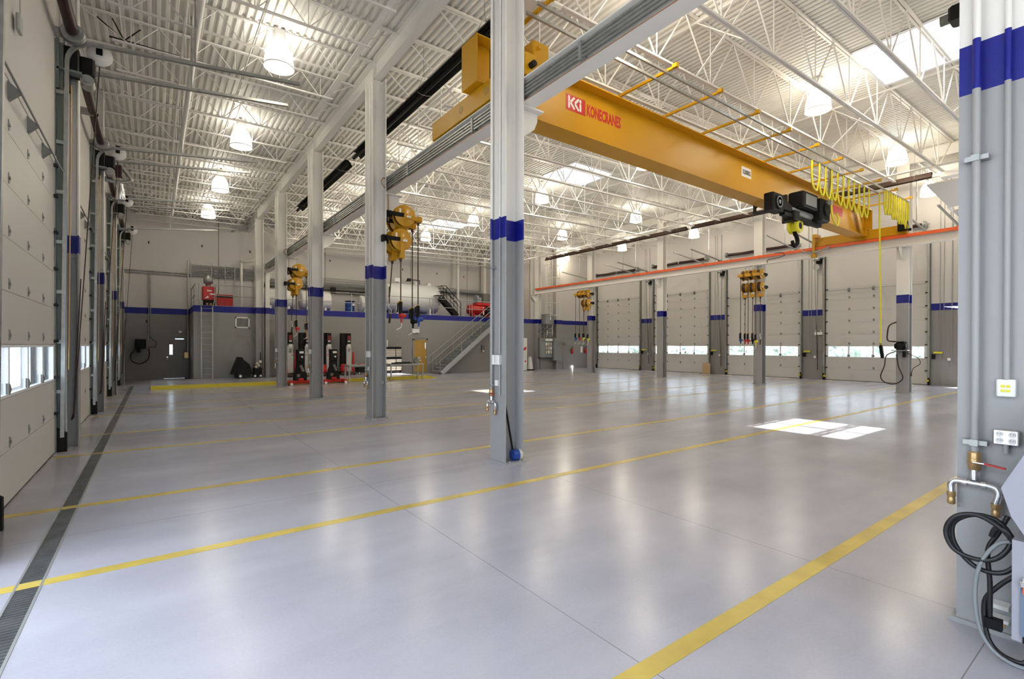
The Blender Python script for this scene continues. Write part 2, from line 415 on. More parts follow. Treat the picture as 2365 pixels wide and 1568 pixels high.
# ================================================================== STEEL FRAME
LC=['grey pillar at the right edge, carrying pipes and outlet boxes','tall white and grey column standing alone mid-room, nearest full column',
 'column of the left row carrying four yellow hose reels, behind the nearest full column','third full column of the left row, bare, before the black lift posts',
 'fourth full column of the left row, carrying a pair of hose reels up high','last column of the left row, against the mezzanine front']
RC=['first column of the right row, out past the grey pillar','column of the right row with a black pump and looped hose','column of the right row with six hose reels',
 'bare column of the right row between the two hose reel columns','farthest free column of the right row, with a few hose reels','column of the right row against the electrical panels']
COLS={}
def column(x,i,label,side):
    y=cy(i); top=zd(x)-.46
    t=thing('steel_column',label,'column',(x,y,0),'blue-banded steel columns of the %s row'%side)
    MB().ibeam((x,y,.02),(x,y,top),.40,.36,.024,.016,0,(0,1,0)).build('shaft','col',t)
    b=MB(); b.box((x-.205,y-.235,0),(x+.205,y+.235,.03)); 
    for a in (-1,1):
        for c in (-1,1): b.cyl((x+a*.10,y+c*.215,.03),(x+a*.10,y+c*.215,.05),.012,6)
    b.build('base_plate','col',t)
    s=1 if side=='left' else -1
    b=MB(); fx=x+s*.18
    b.prism([(fx,5.10),(fx,5.64),(fx+s*.42,5.64),(fx+s*.42,5.50),(fx+s*.36,5.36)],y-.012,y+.012,'y'); b.box((fx,y-.13,5.62),(fx+s*.46,y+.13,5.645))
    b.box((fx,y-.11,5.2),(fx+s*.02,y+.11,5.62))
    b.build('crane_bracket','white',t)
    COLS[(side,i)]=t; return t
for i in range(6): column(XL,i,LC[i],'left'); 
for i in range(6): column(XR,i,RC[i],'right')
# girders carrying the roof on each row
for x,lab in ((XL,'long white roof girder along the tops of the left columns'),(XR,'long white roof girder along the tops of the right columns')):
    t=thing('roof_girder',lab,'girder',(x,12,zd(x)-.46),kind='thing')
    MB().ibeam((x,WF,zd(x)-.24),(x,WB,zd(x)-.24),.19,.44,.016,.01,0,(1,0,0)).build('girder_section','white',t)
    for i in range(6):
        b=MB()
        for s in (-1,1): b.box((x+s*.004,cy(i)-.006,zd(x)-.44),(x+s*.09,cy(i)+.006,zd(x)-.04))
        b.build('stiffener','white',t)

def joist(x0,x1,y,dep,node,rod,ch,label,group):
    z0=lambda x: zd(x)-.03
    xm=(x0+x1)/2; t=thing('roof_joist',label,'joist',(xm,y,zd(xm)-dep),group)
    b=MB()
    for s in (-1,1): b.bar((x0,y+s*ch*.6,z0(x0)),(x1,y+s*ch*.6,z0(x1)),ch*.9,ch*.75)
    b.build('top_chord','white',t)
    n=max(2,round((x1-x0-node)/node)); st=(x1-x0-node*.9)/n; xs=[x0+node*.45+st*(i+.5) for i in range(n)]
    zb=lambda x: zd(x)-dep
    b=MB()
    for s in (-1,1): b.bar((x0+node*.62,y+s*ch*.45,zb(x0+node*.62)),(x1-node*.62,y+s*ch*.45,zb(x1-node*.62)),ch*.75,ch*.75)
    b.build('bottom_chord','white',t)
    b=MB()
    tops=[x0+.12]+[xs[i]+st/2 for i in range(n-1)]+[x1-.12]
    for i,x in enumerate(xs):
        b.tube([(tops[i],y,z0(tops[i])),(x-.03,y,zb(x))],rod,5,caps=False); b.tube([(tops[i+1],y,z0(tops[i+1])),(x+.03,y,zb(x))],rod,5,caps=False)
        b.tube([(x,y,z0(x)),(x,y,zb(x))],rod*.8,5,caps=False)
    b.build('web_rods','white',t)
    return t
JY=[cy(0)+1.395*k for k in range(-1,23)]
for k,y in enumerate(JY):
    o=ORD[len(JY)-1-k]
    joist(XL+.02,XR-.02,y,1.30,1.83,.019,.055,'deep white open-web joist across the crane hall, %s from the far wall'%o,'roof joists over the crane hall')
    joist(WL,XL-.02,y,.55,1.05,.011,.04,'shallow white open-web joist over the left aisle, %s from the far wall'%o,'roof joists over the left aisle')
    joist(XR+.02,WR,y,.55,1.05,.011,.04,'shallow white open-web joist over the right aisle, %s from the far wall'%o,'roof joists over the right aisle')
# bridging and pipes running along the hall
def run(name,pts,r,m,label,cat,n=8,group=None):
    o=MB().tube(pts,r,n).build(name,m); return tag(o,label,cat,group)
def beamrun(name,p,q,w,h,m,label,cat,group=None):
    o=MB().bar(p,q,w,h).build(name,m); return tag(o,label,cat,group)
beamrun('bridging_channel',(3.68,-1,zd(3.68)-.53),(3.68,WB,zd(3.68)-.53),.13,.02,'white','wide flat white strap under the left aisle joists, beside the left girder','bridging')
for x,w in ((9.6,'left side'),(16.7,'by the skylights')):
    beamrun('bridging_angle',(x,-1,zd(x)-.10),(x,WB,zd(x)-.10),.05,.05,'white','thin white bracing angle under the roof deck, %s'%w,'bridging','bracing angles along the crane hall')
    for k in range(2,len(JY)-1,2):
        y0,y1=JY[k],JY[k+1]; b=MB(); b.bar((x,y0,zd(x)-.1),(x,y1,zd(x)-1.27),.045,.02); b.bar((x,y1,zd(x)-.1),(x,y0,zd(x)-1.27),.045,.02)
        tag(b.build('cross_bracing','white'),'crossed struts between deep joists, %s, %s from far wall'%(w,ORD[(len(JY)-2-k)//2]),'bracing','crossed struts between the deep joists')
run('sprinkler_main',[(.72,-2,8.16),(.72,29,8.16)],.062,'white','thick white pipe running below the left aisle roof','pipe',12)
run('conduit_run',[(.5,-2,8.22),(.5,31.5,8.22)],.018,'white','thin white conduit beside the thick pipe over the left aisle','conduit')
run('conduit_run',[(-.55,-2,8.6),(-.55,31.5,8.6)],.014,'white','thin white conduit near the left wall under the roof','conduit')
run('conduit_run',[(1.75,-2,8.35),(1.75,31.5,8.35)],.016,'white','thin white conduit through the left aisle lamps','conduit')
run('sprinkler_branch',[(21.2,-1,zd(21.2)-1.34),(21.2,31,zd(21.2)-1.34)],.035,'white','white pipe below the joists near the right columns','pipe')

# ------------------------------------------------------------------ high bay lamps
def make_lamp():
    t=thing('high_bay_lamp','','lamp',(0,0,0),'glowing bell lamps')
    b=MB(); b.lathe((0,0,0),[(.07,.56),(.14,.54),(.205,.47),(.255,.36),(.285,.24)],28,1,caps=False); b.lathe((0,0,0),[(.285,.24),(.303,.12),(.312,.03),(.315,0)],28,0,caps=False); b.build('glass_bell',['glow','glowtop'],t)
    b=MB(); pr=[(.31+.014*math.cos(a*PI/4),.014*math.sin(a*PI/4)) for a in range(8)]; pr.append(pr[0]); b.lathe((0,0,0),pr,28,0,caps=False); b.build('rim','frame',t)
    b=MB(); b.lathe((0,0,.03),[(.29,-.02),(.18,-.035),(.02,-.04)],24,0,caps=False); b.build('lens','lensg',t)
    b=MB(); b.sphere((0,0,.16),.055,0,6,1.5); b.build('bulb','bulb',t)
    b=MB(); b.bbox((-.12,-.10,.58),(.12,.10,.84),.025); b.cyl((0,0,.48),(0,0,.60),.05,10); b.build('ballast_box','plate',t)
    b=MB(); b.cyl((0,0,.84),(0,0,1.0),.014,8); b.box((-.06,-.03,.98),(.06,.03,1.02)); b.build('hanger','white',t)
    return t
LPW=[]
L_A=[(2.27,11.87),(2.22,17.3),(2.17,22.7),(2.15,27.75)]
L_M=[(14.5,5.75),(14.15,11.2),(13.87,16.6),(13.6,21.9),(13.25,26.75)]
L_N=[(21.35,5.9),(20.8,11.35),(20.4,16.75),(20.1,22.1),(19.9,27.3)]
L_R=[(27.5,6.45),(27.1,12.05),(26.6,17.4),(26.2,22.7),(25.8,28.0)]
L_H=[(7.75,5.75),(7.75,11.2),(7.75,16.6),(7.75,21.9),(7.75,27.2)]
lamp0=make_lamp(); used=[False]
for row,what in ((L_A,'over the left aisle'),(L_H,'just right of the left columns'),(L_M,'in the row through the skylights'),(L_N,'in the row near the right columns'),(L_R,'over the right aisle before the doors')):
    for k,(x,y) in enumerate(row):
        loc=(x,y,zd(x)-(.82 if x<4 else .90))
        lab='glowing bell lamp %s, %s'%(what,['nearest of its row','second of its row','third of its row','fourth of its row','farthest of its row'][k])
        if not used[0]: lamp0.location=loc; lamp0['label']=lab; used[0]=True
        else: dup(lamp0,loc,lab)
        LPW.append(loc)
for x,y in ((1.9,1.2),(7.75,.3),(14.3,.3),(21.2,.3),(27.3,.5),(2,-4.5),(11,-4.5),(20,-4.5)): LPW.append((x,y,zd(x)-.9))
for k,(x,y,z) in enumerate(LPW):
    li=bpy.data.lights.new('lamp_light','POINT'); li.energy=52 if x<3 else 118; li.color=(1.,.88,.66); li.shadow_soft_size=.42
    o=bpy.data.objects.new('lamp_light',li); o.location=(x,y,z-.10); COL.objects.link(o)

# ================================================================== OVERHEAD DOORS
hb=MB(); hb.prism([(-.03,-.055),(.03,-.055),(.03,.055),(-.03,.055)],0,.006,'x'); hb.prism([(.0+.05*math.cos(a),.05*math.sin(a)) for a in [(-PI/2+PI*i/8) for i in range(9)]],0,.022,'x'); hb.cyl((.0,.012,0),(.034,.012,0),.014,8)
hb.v=[(x,y*1.9,z*1.3) for x,y,z in hb.v]; HM=hb.build('hinge','hinge'); HMESH=HM.data; bpy.data.objects.remove(HM)
hb=MB(); hb.cbox((.035,0,0),(.07,.05,.05)); hb.cyl((.07,-.05,0),(.07,.06,0),.026,10); hb.cbox((.01,0,0),(.02,.09,.12)); RM=hb.build('roller','dark'); RMESH=RM.data; bpy.data.objects.remove(RM)
def mesh_child(name,me,parent,loc,sx=1,rot=None):
    o=bpy.data.objects.new(name,me); COL.objects.link(o); o.parent=parent; o.location=Vector(loc)-wloc(parent); 
    if sx<0: o.rotation_euler=(0,0,PI)
    CH.setdefault(parent.name,[]).append(o); return o
def box_tube(b,pts,w,h,up=(0,1,0)):
    for p,q in zip(pts[:-1],pts[1:]):
        d=(Vector(q)-Vector(p)).normalized()*.004; b.bar(Vector(p)-d,Vector(q)+d,w,h,up=up)
def odoor(n,s,idx,h,label,open_=False):
    base=WL if s>0 else WR; X=lambda o: base+s*o
    y0,y1=DOORY[idx]; ns=round(h/.61); sh=h/ns; ym=(y0+y1)/2
    t=thing('door_%d'%n,label,'overhead door',(X(0),ym,0),kind='structure')
    st=[y0+(y1-y0)*k/4 for k in range(5)]
    if not open_:
        for i in range(ns):
            z0,z1=i*sh+.003,(i+1)*sh-.003
            if i==0: z0=.02
            if i!=2:
                b=MB(); b.box((X(-.03),y0+.005,z0),(X(-.008),y1-.005,z1)); b.box((X(-.055),y0-.01,i*sh-.012),(X(-.029),y1+.01,(i+1)*sh+.012))
                b.build('door_panel','door',t)
            else:
                b=MB(); b.box((X(-.06),y0,z0),(X(-.006),y1,z0+.035)); b.box((X(-.06),y0,z1-.03),(X(-.006),y1,z1))
                for k,yy in enumerate(st):
                    w=.035 if 0<k<4 else .06; c=yy+(.06 if k==0 else -.06 if k==4 else 0)
                    b.box((X(-.075),c-w,z0),(X(-.008),c+w,z1))
                b.build('window_frame','frame',t)
                for k in range(4):
                    b=MB(); b.box((X(-.045),st[k]+.03,z0+.03),(X(-.037),st[k+1]-.03,z1-.025)); b.build('window_pane','glass',t)
        for i in range(1,ns):
            for k in (1,2,3): mesh_child('hinge',HMESH,t,(X(-.007),st[k],i*sh-.0 + (.02 if i!=3 else .04)),s)
        b=MB(); b.box((X(-.05),y0,.0),(X(-.012),y1,.02)); b.build('bottom_seal','rubber',t)
        b=MB(); zt=h-.12
        b.bar((X(.10),y0+.05,zt),(X(.10),y1-.05,zt),.02,.02)
        for yy in (st[1],st[2],st[3]): b.prism([(X(-.01),zt-.12),(X(-.01),zt+.10),(X(.10),zt)],yy-.05,yy+.05,'y')
        b.build('top_strut','hinge',t)
    else:
        for i in range(ns):
            b=MB(); xa=.9+i*sh; z=7.32+.11*xa*.9
            if i!=2: b.bar((X(xa),ym,z),(X(xa+sh-.006),ym,z+.06),y1-y0-.02,.05); b.build('door_panel','door',t)
            else:
                for k in range(5): b.bar((X(xa),st[k],z),(X(xa+sh),st[k],z+.06),.1,.05)
                b.build('window_frame','frame',t)
    for e,yy in ((-1,y0),(1,y1)):
        b=MB(); b.box((X(0),yy+e*.0,0),(X(.012),yy+e*.13,7.0)); b.box((X(0),yy+e*.118,0),(X(.10),yy+e*.13,7.0)); b.build('jamb_angle','dkangle',t)
        b=MB(); ty=yy+e*.07; R=.42
        pts=[(X(.08),ty,.25),(X(.15),ty,6.68)]+[(X(.15+R-R*math.cos(a)),ty,6.68+R*math.sin(a)) for a in [PI/2*k/7 for k in range(1,8)]]+[(X(3.9),ty,7.48)]
        box_tube(b,pts,.055,.075)
        for z in [1.0+.85*k for k in range(7)]: b.box((X(.0),ty-.02,z),(X(.11),ty+.02,z+.06))
        b.box((X(2.0)-.015,ty-.015,7.3),(X(2.0)+.015,ty+.015,zd(X(2.0))))
        b.build('track','galv',t)
        if not open_:
            for i in range(1,ns+1): mesh_child('roller',RMESH,t,(X(0),yy-e*.03,min(i*sh,h-.1)),s)
        b=MB(); b.prism([(X(.0),.0),(X(.14),.0),(X(.14),.32),(X(.0),.42)],ty-.035,ty+.035,'y'); b.build('track_guard','black',t)
    # counterbalance shaft
    zs=7.12 if s>0 else 7.5; b=MB(); b.cyl((X(.24),y0-.12,zs),(X(.24),y1+.12,zs),.022,8)
    for yy in (y0,y1,ym): b.cbox((X(.12),yy,zs),(.26,.03,.16))
    b.build('shaft','steel',t)
    for a,c in ((y0+.18,ym-.08),(ym+.08,y1-.18)):
        b=MB(); m=(a+c)/2; b.tube([(X(.24),a,zs),(X(.24),a+(c-a)*.3,zs-.02),(X(.24),m,zs-.03),(X(.24),c-(c-a)*.3,zs-.02),(X(.24),c,zs)],.085,12); b.build('spring','maroon',t)
    for yy in (y0+.06,y1-.06):
        b=MB(); b.lathe((X(.24),yy-.05,zs),[(.15,0),(.17,.02),(.12,.03),(.12,.08),(.17,.09),(.15,.10)],18,axis='y'); b.build('cable_drum','galv',t)
    return t
DL=['nearest left overhead door, its far half open to view','white left overhead door with four windows, nearest one shut','second shut white overhead door along the left wall','third shut overhead door on the left wall','farthest overhead door on the left wall']
odoor(1,1,1,4.88,'raised overhead door on the left beside the viewer',True)
odoor(2,1,2,4.88,DL[1]); odoor(3,1,3,4.88,DL[2]); odoor(4,1,4,4.88,DL[3]);
odoor(6,-1,1,4.88,'raised overhead door hidden by the right pillar, leaf under the roof',True)
odoor(7,-1,2,4.88,'right overhead door behind the hanging yellow pendant, nearest of the shut ones')
odoor(8,-1,3,4.88,'right overhead door behind the column with six hose reels')
odoor(9,-1,4,5.49,'tall right overhead door with plywood leaning at its foot')
odoor(10,-1,5,5.49,'farthest right overhead door, tall, in the back corner')
# door operators
def operator(idx,s,label):
    base=WL if s>0 else WR; X=lambda o: base+s*o; y=DOORY[idx][1]+.22
    t=thing('door_operator',label,'door opener',(X(.3),y,6.3),'chain hoist door openers')
    b=MB(); b.bbox((X(.02),y-.10,6.55),(X(.30),y+.22,6.98),.02); b.bbox((X(.02),y-.10,6.28),(X(.18),y+.22,6.52),.02); b.bbox((X(.28),y+.02,6.60),(X(.50),y+.30,6.92),.03); b.build('housing','black',t)
    b=MB(); b.box((X(.01),y-.16,6.2),(X(.05),y+.3,7.05)); b.box((X(.02),y-.16,6.52),(X(.34),y+.02,6.56)); b.build('mounting_frame','dkangle',t)
    b=MB(); b.cyl((X(.40),y-.02,6.50),(X(.40),y+.24,6.50),.10,14); b.cyl((X(.40),y-.06,6.50),(X(.40),y-.02,6.50),.05,10); b.build('motor','steel',t)
    cx,cz=X(.56),7.05
    b=MB(); b.lathe((cx,y+.10,cz),[(.03,0),(.19,.0),(.19,.02),(.03,.02)],28,axis='y'); b.build('chain_wheel','plate',t)
    b=MB(); b.cbox((cx,y+.085,cz+.10),(.09,.02,.2)); b.build('wheel_guide','black',t)
    b=MB(); b.tube([(cx+s*.0-.0,y+.14,cz-.19),(X(.45),y+.14,5.0),(X(.20),y+.12,.55),(X(.17),y+.12,.5),(X(.20),y+.10,.62),(X(.30),y+.12,3.0)],.009,5); b.build('hand_chain','maroon',t)
    b=MB(); b.tube([(X(.20),y-.12,6.3),(X(.16),y-.14,1.4)],.011,5); b.build('drive_chain','brass',t)
    return t
operator(2,1,'black chain hoist door opener with a white wheel, nearest on the left wall'); operator(3,1,'black door opener with a white wheel, second along the left wall'); operator(4,1,'black door opener with a white wheel, third along the left wall')
for i,w in ((2,'nearest'),(3,'second'),(4,'third'),(5,'farthest')): operator(i,-1,'dark door opener above the right doors, %s along that wall'%w)
operator(5,1,'black door opener with a white wheel, farthest on the left wall'); odoor(5,1,5,4.88,DL[4])

# columns standing in the wall piers
for i in (2,3,4,5):
    x=WL+.13; tag(MB().ibeam((x,cy(i),0),(x,cy(i),9),.25,.25,.02,.012,0,(0,1,0)).build('wall_column','col'),'banded steel column in the left wall pier, %s from the viewer'%ORD[i-2],'column','columns in the left wall piers')
    run('downpipe',[(WL+.10,cy(i)-.36,0.2),(WL+.10,cy(i)-.36,8.9)],.022,'galv','thin grey conduit on the left wall pier, %s from the viewer'%ORD[i-2],'conduit',8,'conduits on the left piers')
for i in (1,2,3,4,5):
    w=ORD[5-i]
    for dy in (-.22,.06,.20): run('conduit_run',[(WR-.05,cy(i)+dy,.9 if dy<0 else 1.2),(WR-.05,cy(i)+dy,8.9)],.016 if dy<0 else .011,'galv','thin grey conduits rising on the right wall pier, %s from the back corner'%w,'conduit',6,'conduits on right pier %s from the back'%w)
    if i<5:
        t=thing('door_control',"yellow and black door control station on the right wall pier, %s from the back corner"%w,'control box',(WR-.05,cy(i)-.1,1.35),'yellow door control stations')
        b=MB(); b.box((WR-.02,cy(i)+.10,1.48),(WR-.10,cy(i)+.42,1.56)); b.build('yellow_label','cable',t)
        b=MB(); b.bbox((WR-.01,cy(i)+.36,1.22),(WR-.11,cy(i)+.48,1.44),.01); b.build('push_button_box','black',t)
        o=MB().bbox((WR-.01,cy(i)-.18,1.16),(WR-.07,cy(i)-.06,1.28),.01).build('junction_box','sign'); tag(o,'small white junction box low on the right wall pier, %s from the back corner'%w,'box','junction boxes on the right piers')
        for dy in (-.62,.62):
            o=MB().bbox((WR-.02,cy(i)+dy-.05,.16),(WR-.16,cy(i)+dy+.05,.26),.01).build('photo_eye','curby'); tag(o,'small yellow sensor low on right door jamb, %s, pier %s from back'%('near side' if dy<0 else 'far side',w),'sensor','door edge sensors')
# emergency light and horn on the pier between the two nearest doors
t=thing('emergency_light','white twin-head emergency light on the right pier','emergency light',(WR-.03,11.5,2.45))
MB().bbox((WR-.01,11.3,2.42),(WR-.09,11.72,2.58),.01).build('case','sign',t)
for dy in (-.12,.12): MB().sphere((WR-.07,11.51+dy,2.64),.05,0,6).build('lamp_head','sign',t)
t=thing('horn_speaker','round grey horn speaker high on the right pier','speaker',(WR-.1,11.57,6.1))
b=MB(); b.lathe((WR-.26,11.57,6.1),[(.17,0),(.15,.03),(.08,.1),(.05,.2)],18,axis='x'); b.build('horn','steel',t)
b=MB(); b.cyl((WR-.1,11.57,6.1),(WR,11.57,6.1),.03,8); b.build('bracket','steel',t)
o=MB().bbox((WR-.35,17.75,0.003),(WR-.30,18.3,.70),.004).build('plywood_sheet','wood'); tag(o,'pale plywood offcut leaning by the right door','plywood')

# ================================================================== CRANE RUNWAYS
ZB,ZT=5.645,6.03; XBL,XBR=4.82,23.16
t=thing('crane_runway_beam','white crane runway beam along the left columns with four bare conductor bars','crane rail',(XBL,12,ZB))
MB().ibeam((XBL,-6,(ZB+ZT)/2),(XBL,28.4,(ZB+ZT)/2),.27,ZT-ZB,.02,.012,0,(1,0,0)).build('beam','white',t)
b=MB(); b.box((XBL-.025,-6,ZT),(XBL+.025,28.4,ZT+.035)); b.build('rail','steel',t)
for k in range(4):
    b=MB(); b.box((XBL-.125,-6,ZB+.095+.058*k),(XBL-.095,28.3,ZB+.125+.058*k)); b.build('conductor_bar','galv',t)
y=2.0
while y<28:
    b=MB(); b.box((XBL-.09,y,ZB+.06),(XBL-.02,y+.05,ZT-.05)); b.box((XBL-.14,y,ZB+.07),(XBL-.09,y+.05,ZT-.06)); b.build('conductor_hanger','steel',t); y+=2.79
b=MB(); b.box((XBL-.1365,-6,ZB+.0),(XBL-.1355,28.4,ZB+.019)); b.build('flange_shade_fringe','copper',t)  # reddish shadow fringe along the lower flange, painted as a thin strip
t=thing('crane_runway_beam','white crane runway beam along the right columns with an orange conductor along its top','crane rail',(XBR,12,ZB))
MB().ibeam((XBR,-1,(ZB+ZT)/2),(XBR,28.4,(ZB+ZT)/2),.27,ZT-ZB,.02,.012,0,(1,0,0)).build('beam','white',t)
b=MB(); b.box((XBR-.025,-1,ZT),(XBR+.025,28.4,ZT+.035)); b.build('rail','steel',t)
b=MB(); b.box((XBR-.19,-1,ZT-.085),(XBR-.14,28.3,ZT+.035)); 
y=.4
while y<28: b.box((XBR-.20,y,ZT-.10),(XBR-.13,y+.05,ZT+.05)); y+=1.4
b.build('orange_conductor','orange',t)
b=MB(); b.tube(spline([(XBR-.17,11.0,ZT+.02),(XBR-.20,10.6,ZT+.02),(XBR-.20,10.45,ZT-.12),(XBR-.18,10.8,ZT-.20),(XBR-.16,11.2,ZT-.22),(XBR-.14,11.25,ZT-.36)],6),.016,6); b.build('feed_cable','brown',t)

# ================================================================== BRIDGE CRANE
GY=7.5; GZ0,GZ1=6.16,7.30
cr=thing('bridge_crane','yellow overhead bridge crane spanning the hall','crane',(14,GY,6.1))
b=MB(); b.ibeam((5.0,GY,(GZ0+GZ1)/2),(22.9,GY,(GZ0+GZ1)/2),.50,GZ1-GZ0,.028,.016,0,(0,1,0))
for x0,x1 in ((4.58,5.02),(22.88,23.32)): b.ibeam((x0,GY,(6.46+GZ1)/2),(x1,GY,(6.46+GZ1)/2),.50,GZ1-6.46,.028,.016,0,(0,1,0))
b.box((4.565,GY-.26,6.46),(4.58,GY+.26,GZ1)); b.box((23.32,GY-.26,6.46),(23.335,GY+.26,GZ1))
b.box((5.0,GY-.24,GZ0),(5.015,GY+.24,6.47)); b.box((22.885,GY-.24,GZ0),(22.9,GY+.24,6.47))
b.bar((22.0,GY-.12,GZ1-.03),(22.75,GY-.12,GZ0+.03),.02,.23,up=(1,0,0)); b.bar((22.0,GY+.12,GZ1-.03),(22.75,GY+.12,GZ0+.03),.02,.23,up=(1,0,0))
b.build('girder','crane',cr)
for s,x,lab in ((1,XBL,'left'),(-1,XBR,'right')):
    b=MB(); y0,y1=6.05,9.2
    b.bbox((x-.12,y0,6.09),(x+.12,y1,6.45),.012)
    tr=b.build('end_truck','crane',cr)
    for yy in (6.25,6.95) if s>0 else (): pass
    for yy in (7.15,8.02): b=MB(); b.lathe((x-s*.12-(.004 if s>0 else -.004),yy,6.28),[(.075,0),(.075,.012)],18,axis='x'); b.build('access_hole','tan',tr)
    b=MB()
    for yy in (y0+.28,y1-.28): b.lathe((x-.04,yy,6.165),[(.10,0),(.10,.08)],20,axis='x')
    b.build('wheel','dark',tr)
    for yy,e in ((y0,-1),(y1,1)): b=MB(); b.cyl((x,yy,6.25),(x,yy+e*.10,6.25),.05,12); b.build('bumper','black',tr)
b=MB(); b.bbox((4.96,6.16,6.28),(5.30,6.52,6.78),.02); b.cyl((5.30,6.34,6.5),(5.36,6.34,6.5),.12,16); b.cyl((4.96+.1,6.16,6.66),(5.06,6.10,6.66),.03,8); b.build('drive_gearbox','crane',cr)
b=MB(); b.bbox((22.86,6.0,6.2),(23.06,6.3,6.55),.02); b.cyl((22.9,6.15,6.5),(22.9,6.15,6.75),.08,12); b.build('drive_motor','black',cr)
b=MB(); b.box((22.9,9.18,5.72),(22.98,9.28,6.6)); b.box((22.86,9.1,6.45),(23.28,9.26,6.6)); b.box((22.85,9.14,5.62),(23.0,9.32,5.75)); b.build('collector_post','crane',cr)
b=MB(); b.tube(spline([(22.9,9.7,6.0),(22.85,9.5,5.88),(22.9,9.2,5.84),(22.85,8.9,5.88),(22.9,8.6,6.0)],5),.03,6); b.build('collector_arm','steel',cr)
for k in range(12):
    x=5.1+1.6*k
    b=MB(); b.bar((x,GY-.1,7.325),(x,5.84,7.325),.05,.05); b.box((x-.04,5.80,7.30),(x+.04,5.9,7.38)); b.build('outrigger_arm','crane',cr)
for y,x0,x1 in ((6.02,4.93,23.2),(6.30,4.93,20.9)):
    b=MB(); b.bar((x0,y,7.272),(x1,y,7.272),.042,.05); b.build('festoon_track','galv',cr)
# markings on the girder web
FY=GY-.0095
b=MB(); b.box((6.90,FY-.002,6.73),(7.46,FY,7.06)); b.build('logo_panel','logo',cr)
def stroke(b,p,q,w,y):
    d=Vector((q[0]-p[0],q[1]-p[1])); n=Vector((-d.y,d.x)).normalized()*w/2; e=d.normalized()*w*.35
    P,Q=Vector(p),Vector(q); pts=[P-e*0+n,P-e,P-n,Q-n,Q+e,Q+n]; b.prism([(v.x,v.y) for v in pts],y-.003,y,'y')
def kc(b,x,z,u):
    """stylised K, chevron and dotted bar drawn as separate white strokes; u = height"""
    w=u*.21
    stroke(b,(x,z+.55*u),(x,z+u),w,FY-.002); stroke(b,(x,z),(x,z+.45*u),w,FY-.002)
    stroke(b,(x+.22*u,z+.56*u),(x+.62*u,z+.98*u),w,FY-.002); stroke(b,(x+.22*u,z+.44*u),(x+.62*u,z+.02*u),w,FY-.002)
    stroke(b,(x+.74*u,z+.56*u),(x+1.14*u,z+.98*u),w,FY-.002); stroke(b,(x+.74*u,z+.44*u),(x+1.14*u,z+.02*u),w,FY-.002)
    stroke(b,(x+1.36*u,z+.02*u),(x+1.36*u,z+.62*u),w,FY-.002); stroke(b,(x+1.36*u,z+.76*u),(x+1.36*u,z+.98*u),w,FY-.002)
b=MB(); kc(b,6.985,6.785,.24); b.build('logo_mark','plate',cr)
text('KONECRANES',.335,frame3((7.50,FY-.001,6.765),(1,0,0),(0,0,1)),'logo',cr,'lettering',.001,.50,.012)
b=MB(); b.box((13.8,FY-.003,6.77),(14.34,FY,7.06)); b.build('capacity_plate','plate',cr)
text('10,000KG',.19,frame3((13.85,FY-.004,6.85),(1,0,0),(0,0,1)),'black',cr,'capacity_lettering',.001,.58,.006)
b=MB(); b.box((19.45,FY-.002,6.70),(21.05,FY,7.02)); b.build('logo_panel','logo',cr)
b=MB(); kc(b,19.53,6.76,.2); b.build('logo_mark','plate',cr)
text('KONECRANES',.27,frame3((19.98,FY-.0025,6.76),(1,0,0),(0,0,1)),'red',cr,'lettering',.001,.62,.008)

# trolley hoist
h=thing('trolley_hoist','black electric hoist trolley under the yellow crane girder','hoist',(15.7,6.95,5.2))
b=MB(); b.bbox((13.88,6.62,5.62),(14.50,6.90,6.12),.03); b.cyl((14.19,6.59,5.87),(14.19,6.62,5.87),.2,20); b.prism([(14.50,5.74),(14.50,6.08),(15.1,5.92),(15.1,5.74)],6.66,6.9,'y'); b.build('motor_housing','black',h)
b=MB(); b.lathe((14.19,6.585,5.87),[(.16,0),(.16,-.006),(.13,-.006),(.13,.0),(.06,0),(.06,-.008),(.02,-.008)],20,axis='y'); b.build('fan_grille','panelg',h)
b=MB(); b.cyl((14.9,6.8,5.84),(16.6,6.8,5.84),.12,20); b.build('rope_drum','panelg',h)
b=MB(); b.bbox((15.45,6.5,5.95),(16.45,6.95,6.42),.04); b.bbox((16.55,6.45,5.70),(17.2,7.1,6.38),.05); b.cyl((16.88,6.44,6.05),(16.88,6.40,6.05),.2,20); b.build('control_box','black',h)
b=MB(); b.box((15.6,6.485,6.02),(16.3,6.5,6.34)); b.build('box_lid','panelg',h)
b=MB(); b.box((14.5,6.6,5.56),(16.2,6.75,5.66)); b.bbox((15.0,6.55,5.5),(15.35,6.9,5.78),.03); b.box((16.2,6.7,5.6),(17.2,6.85,5.72)); b.build('base_frame','black',h)
b=MB()
for x in (15.3,17.2):
    for yy in (7.16,7.84): b.cyl((x,yy-.03,6.24),(x,yy+.03,6.24),.09,14)
    b.box((x-.05,6.9,6.0),(x+.05,7.10,6.35)); b.box((x-.05,7.84,6.0),(x+.05,7.9,6.35)); b.box((x-.05,6.9,5.96),(x+.05,7.9,6.02))
b.build('trolley_wheels','dark',h)
b=MB()
for dx in (-.09,.09): b.tube([(15.6+dx,6.8,5.75),(15.6+dx,6.8,5.48)],.01,5)
b.build('wire_rope','steel',h)
b=MB()
for dy in (-.15,.07): b.lathe((15.6,6.8+dy,5.42),[(.09,0),(.20,.0),(.22,.04),(.20,.08),(.09,.08)],22,axis='y')
b.cbox((15.6,6.8,5.38),(.16,.14,.24)); hk=b.build('hook_block','cable',h)
b=MB()
for dy in (-.155,.15): b.cyl((15.6,6.8+dy,5.42),(15.6,6.8+dy+.008,5.42),.10,16)
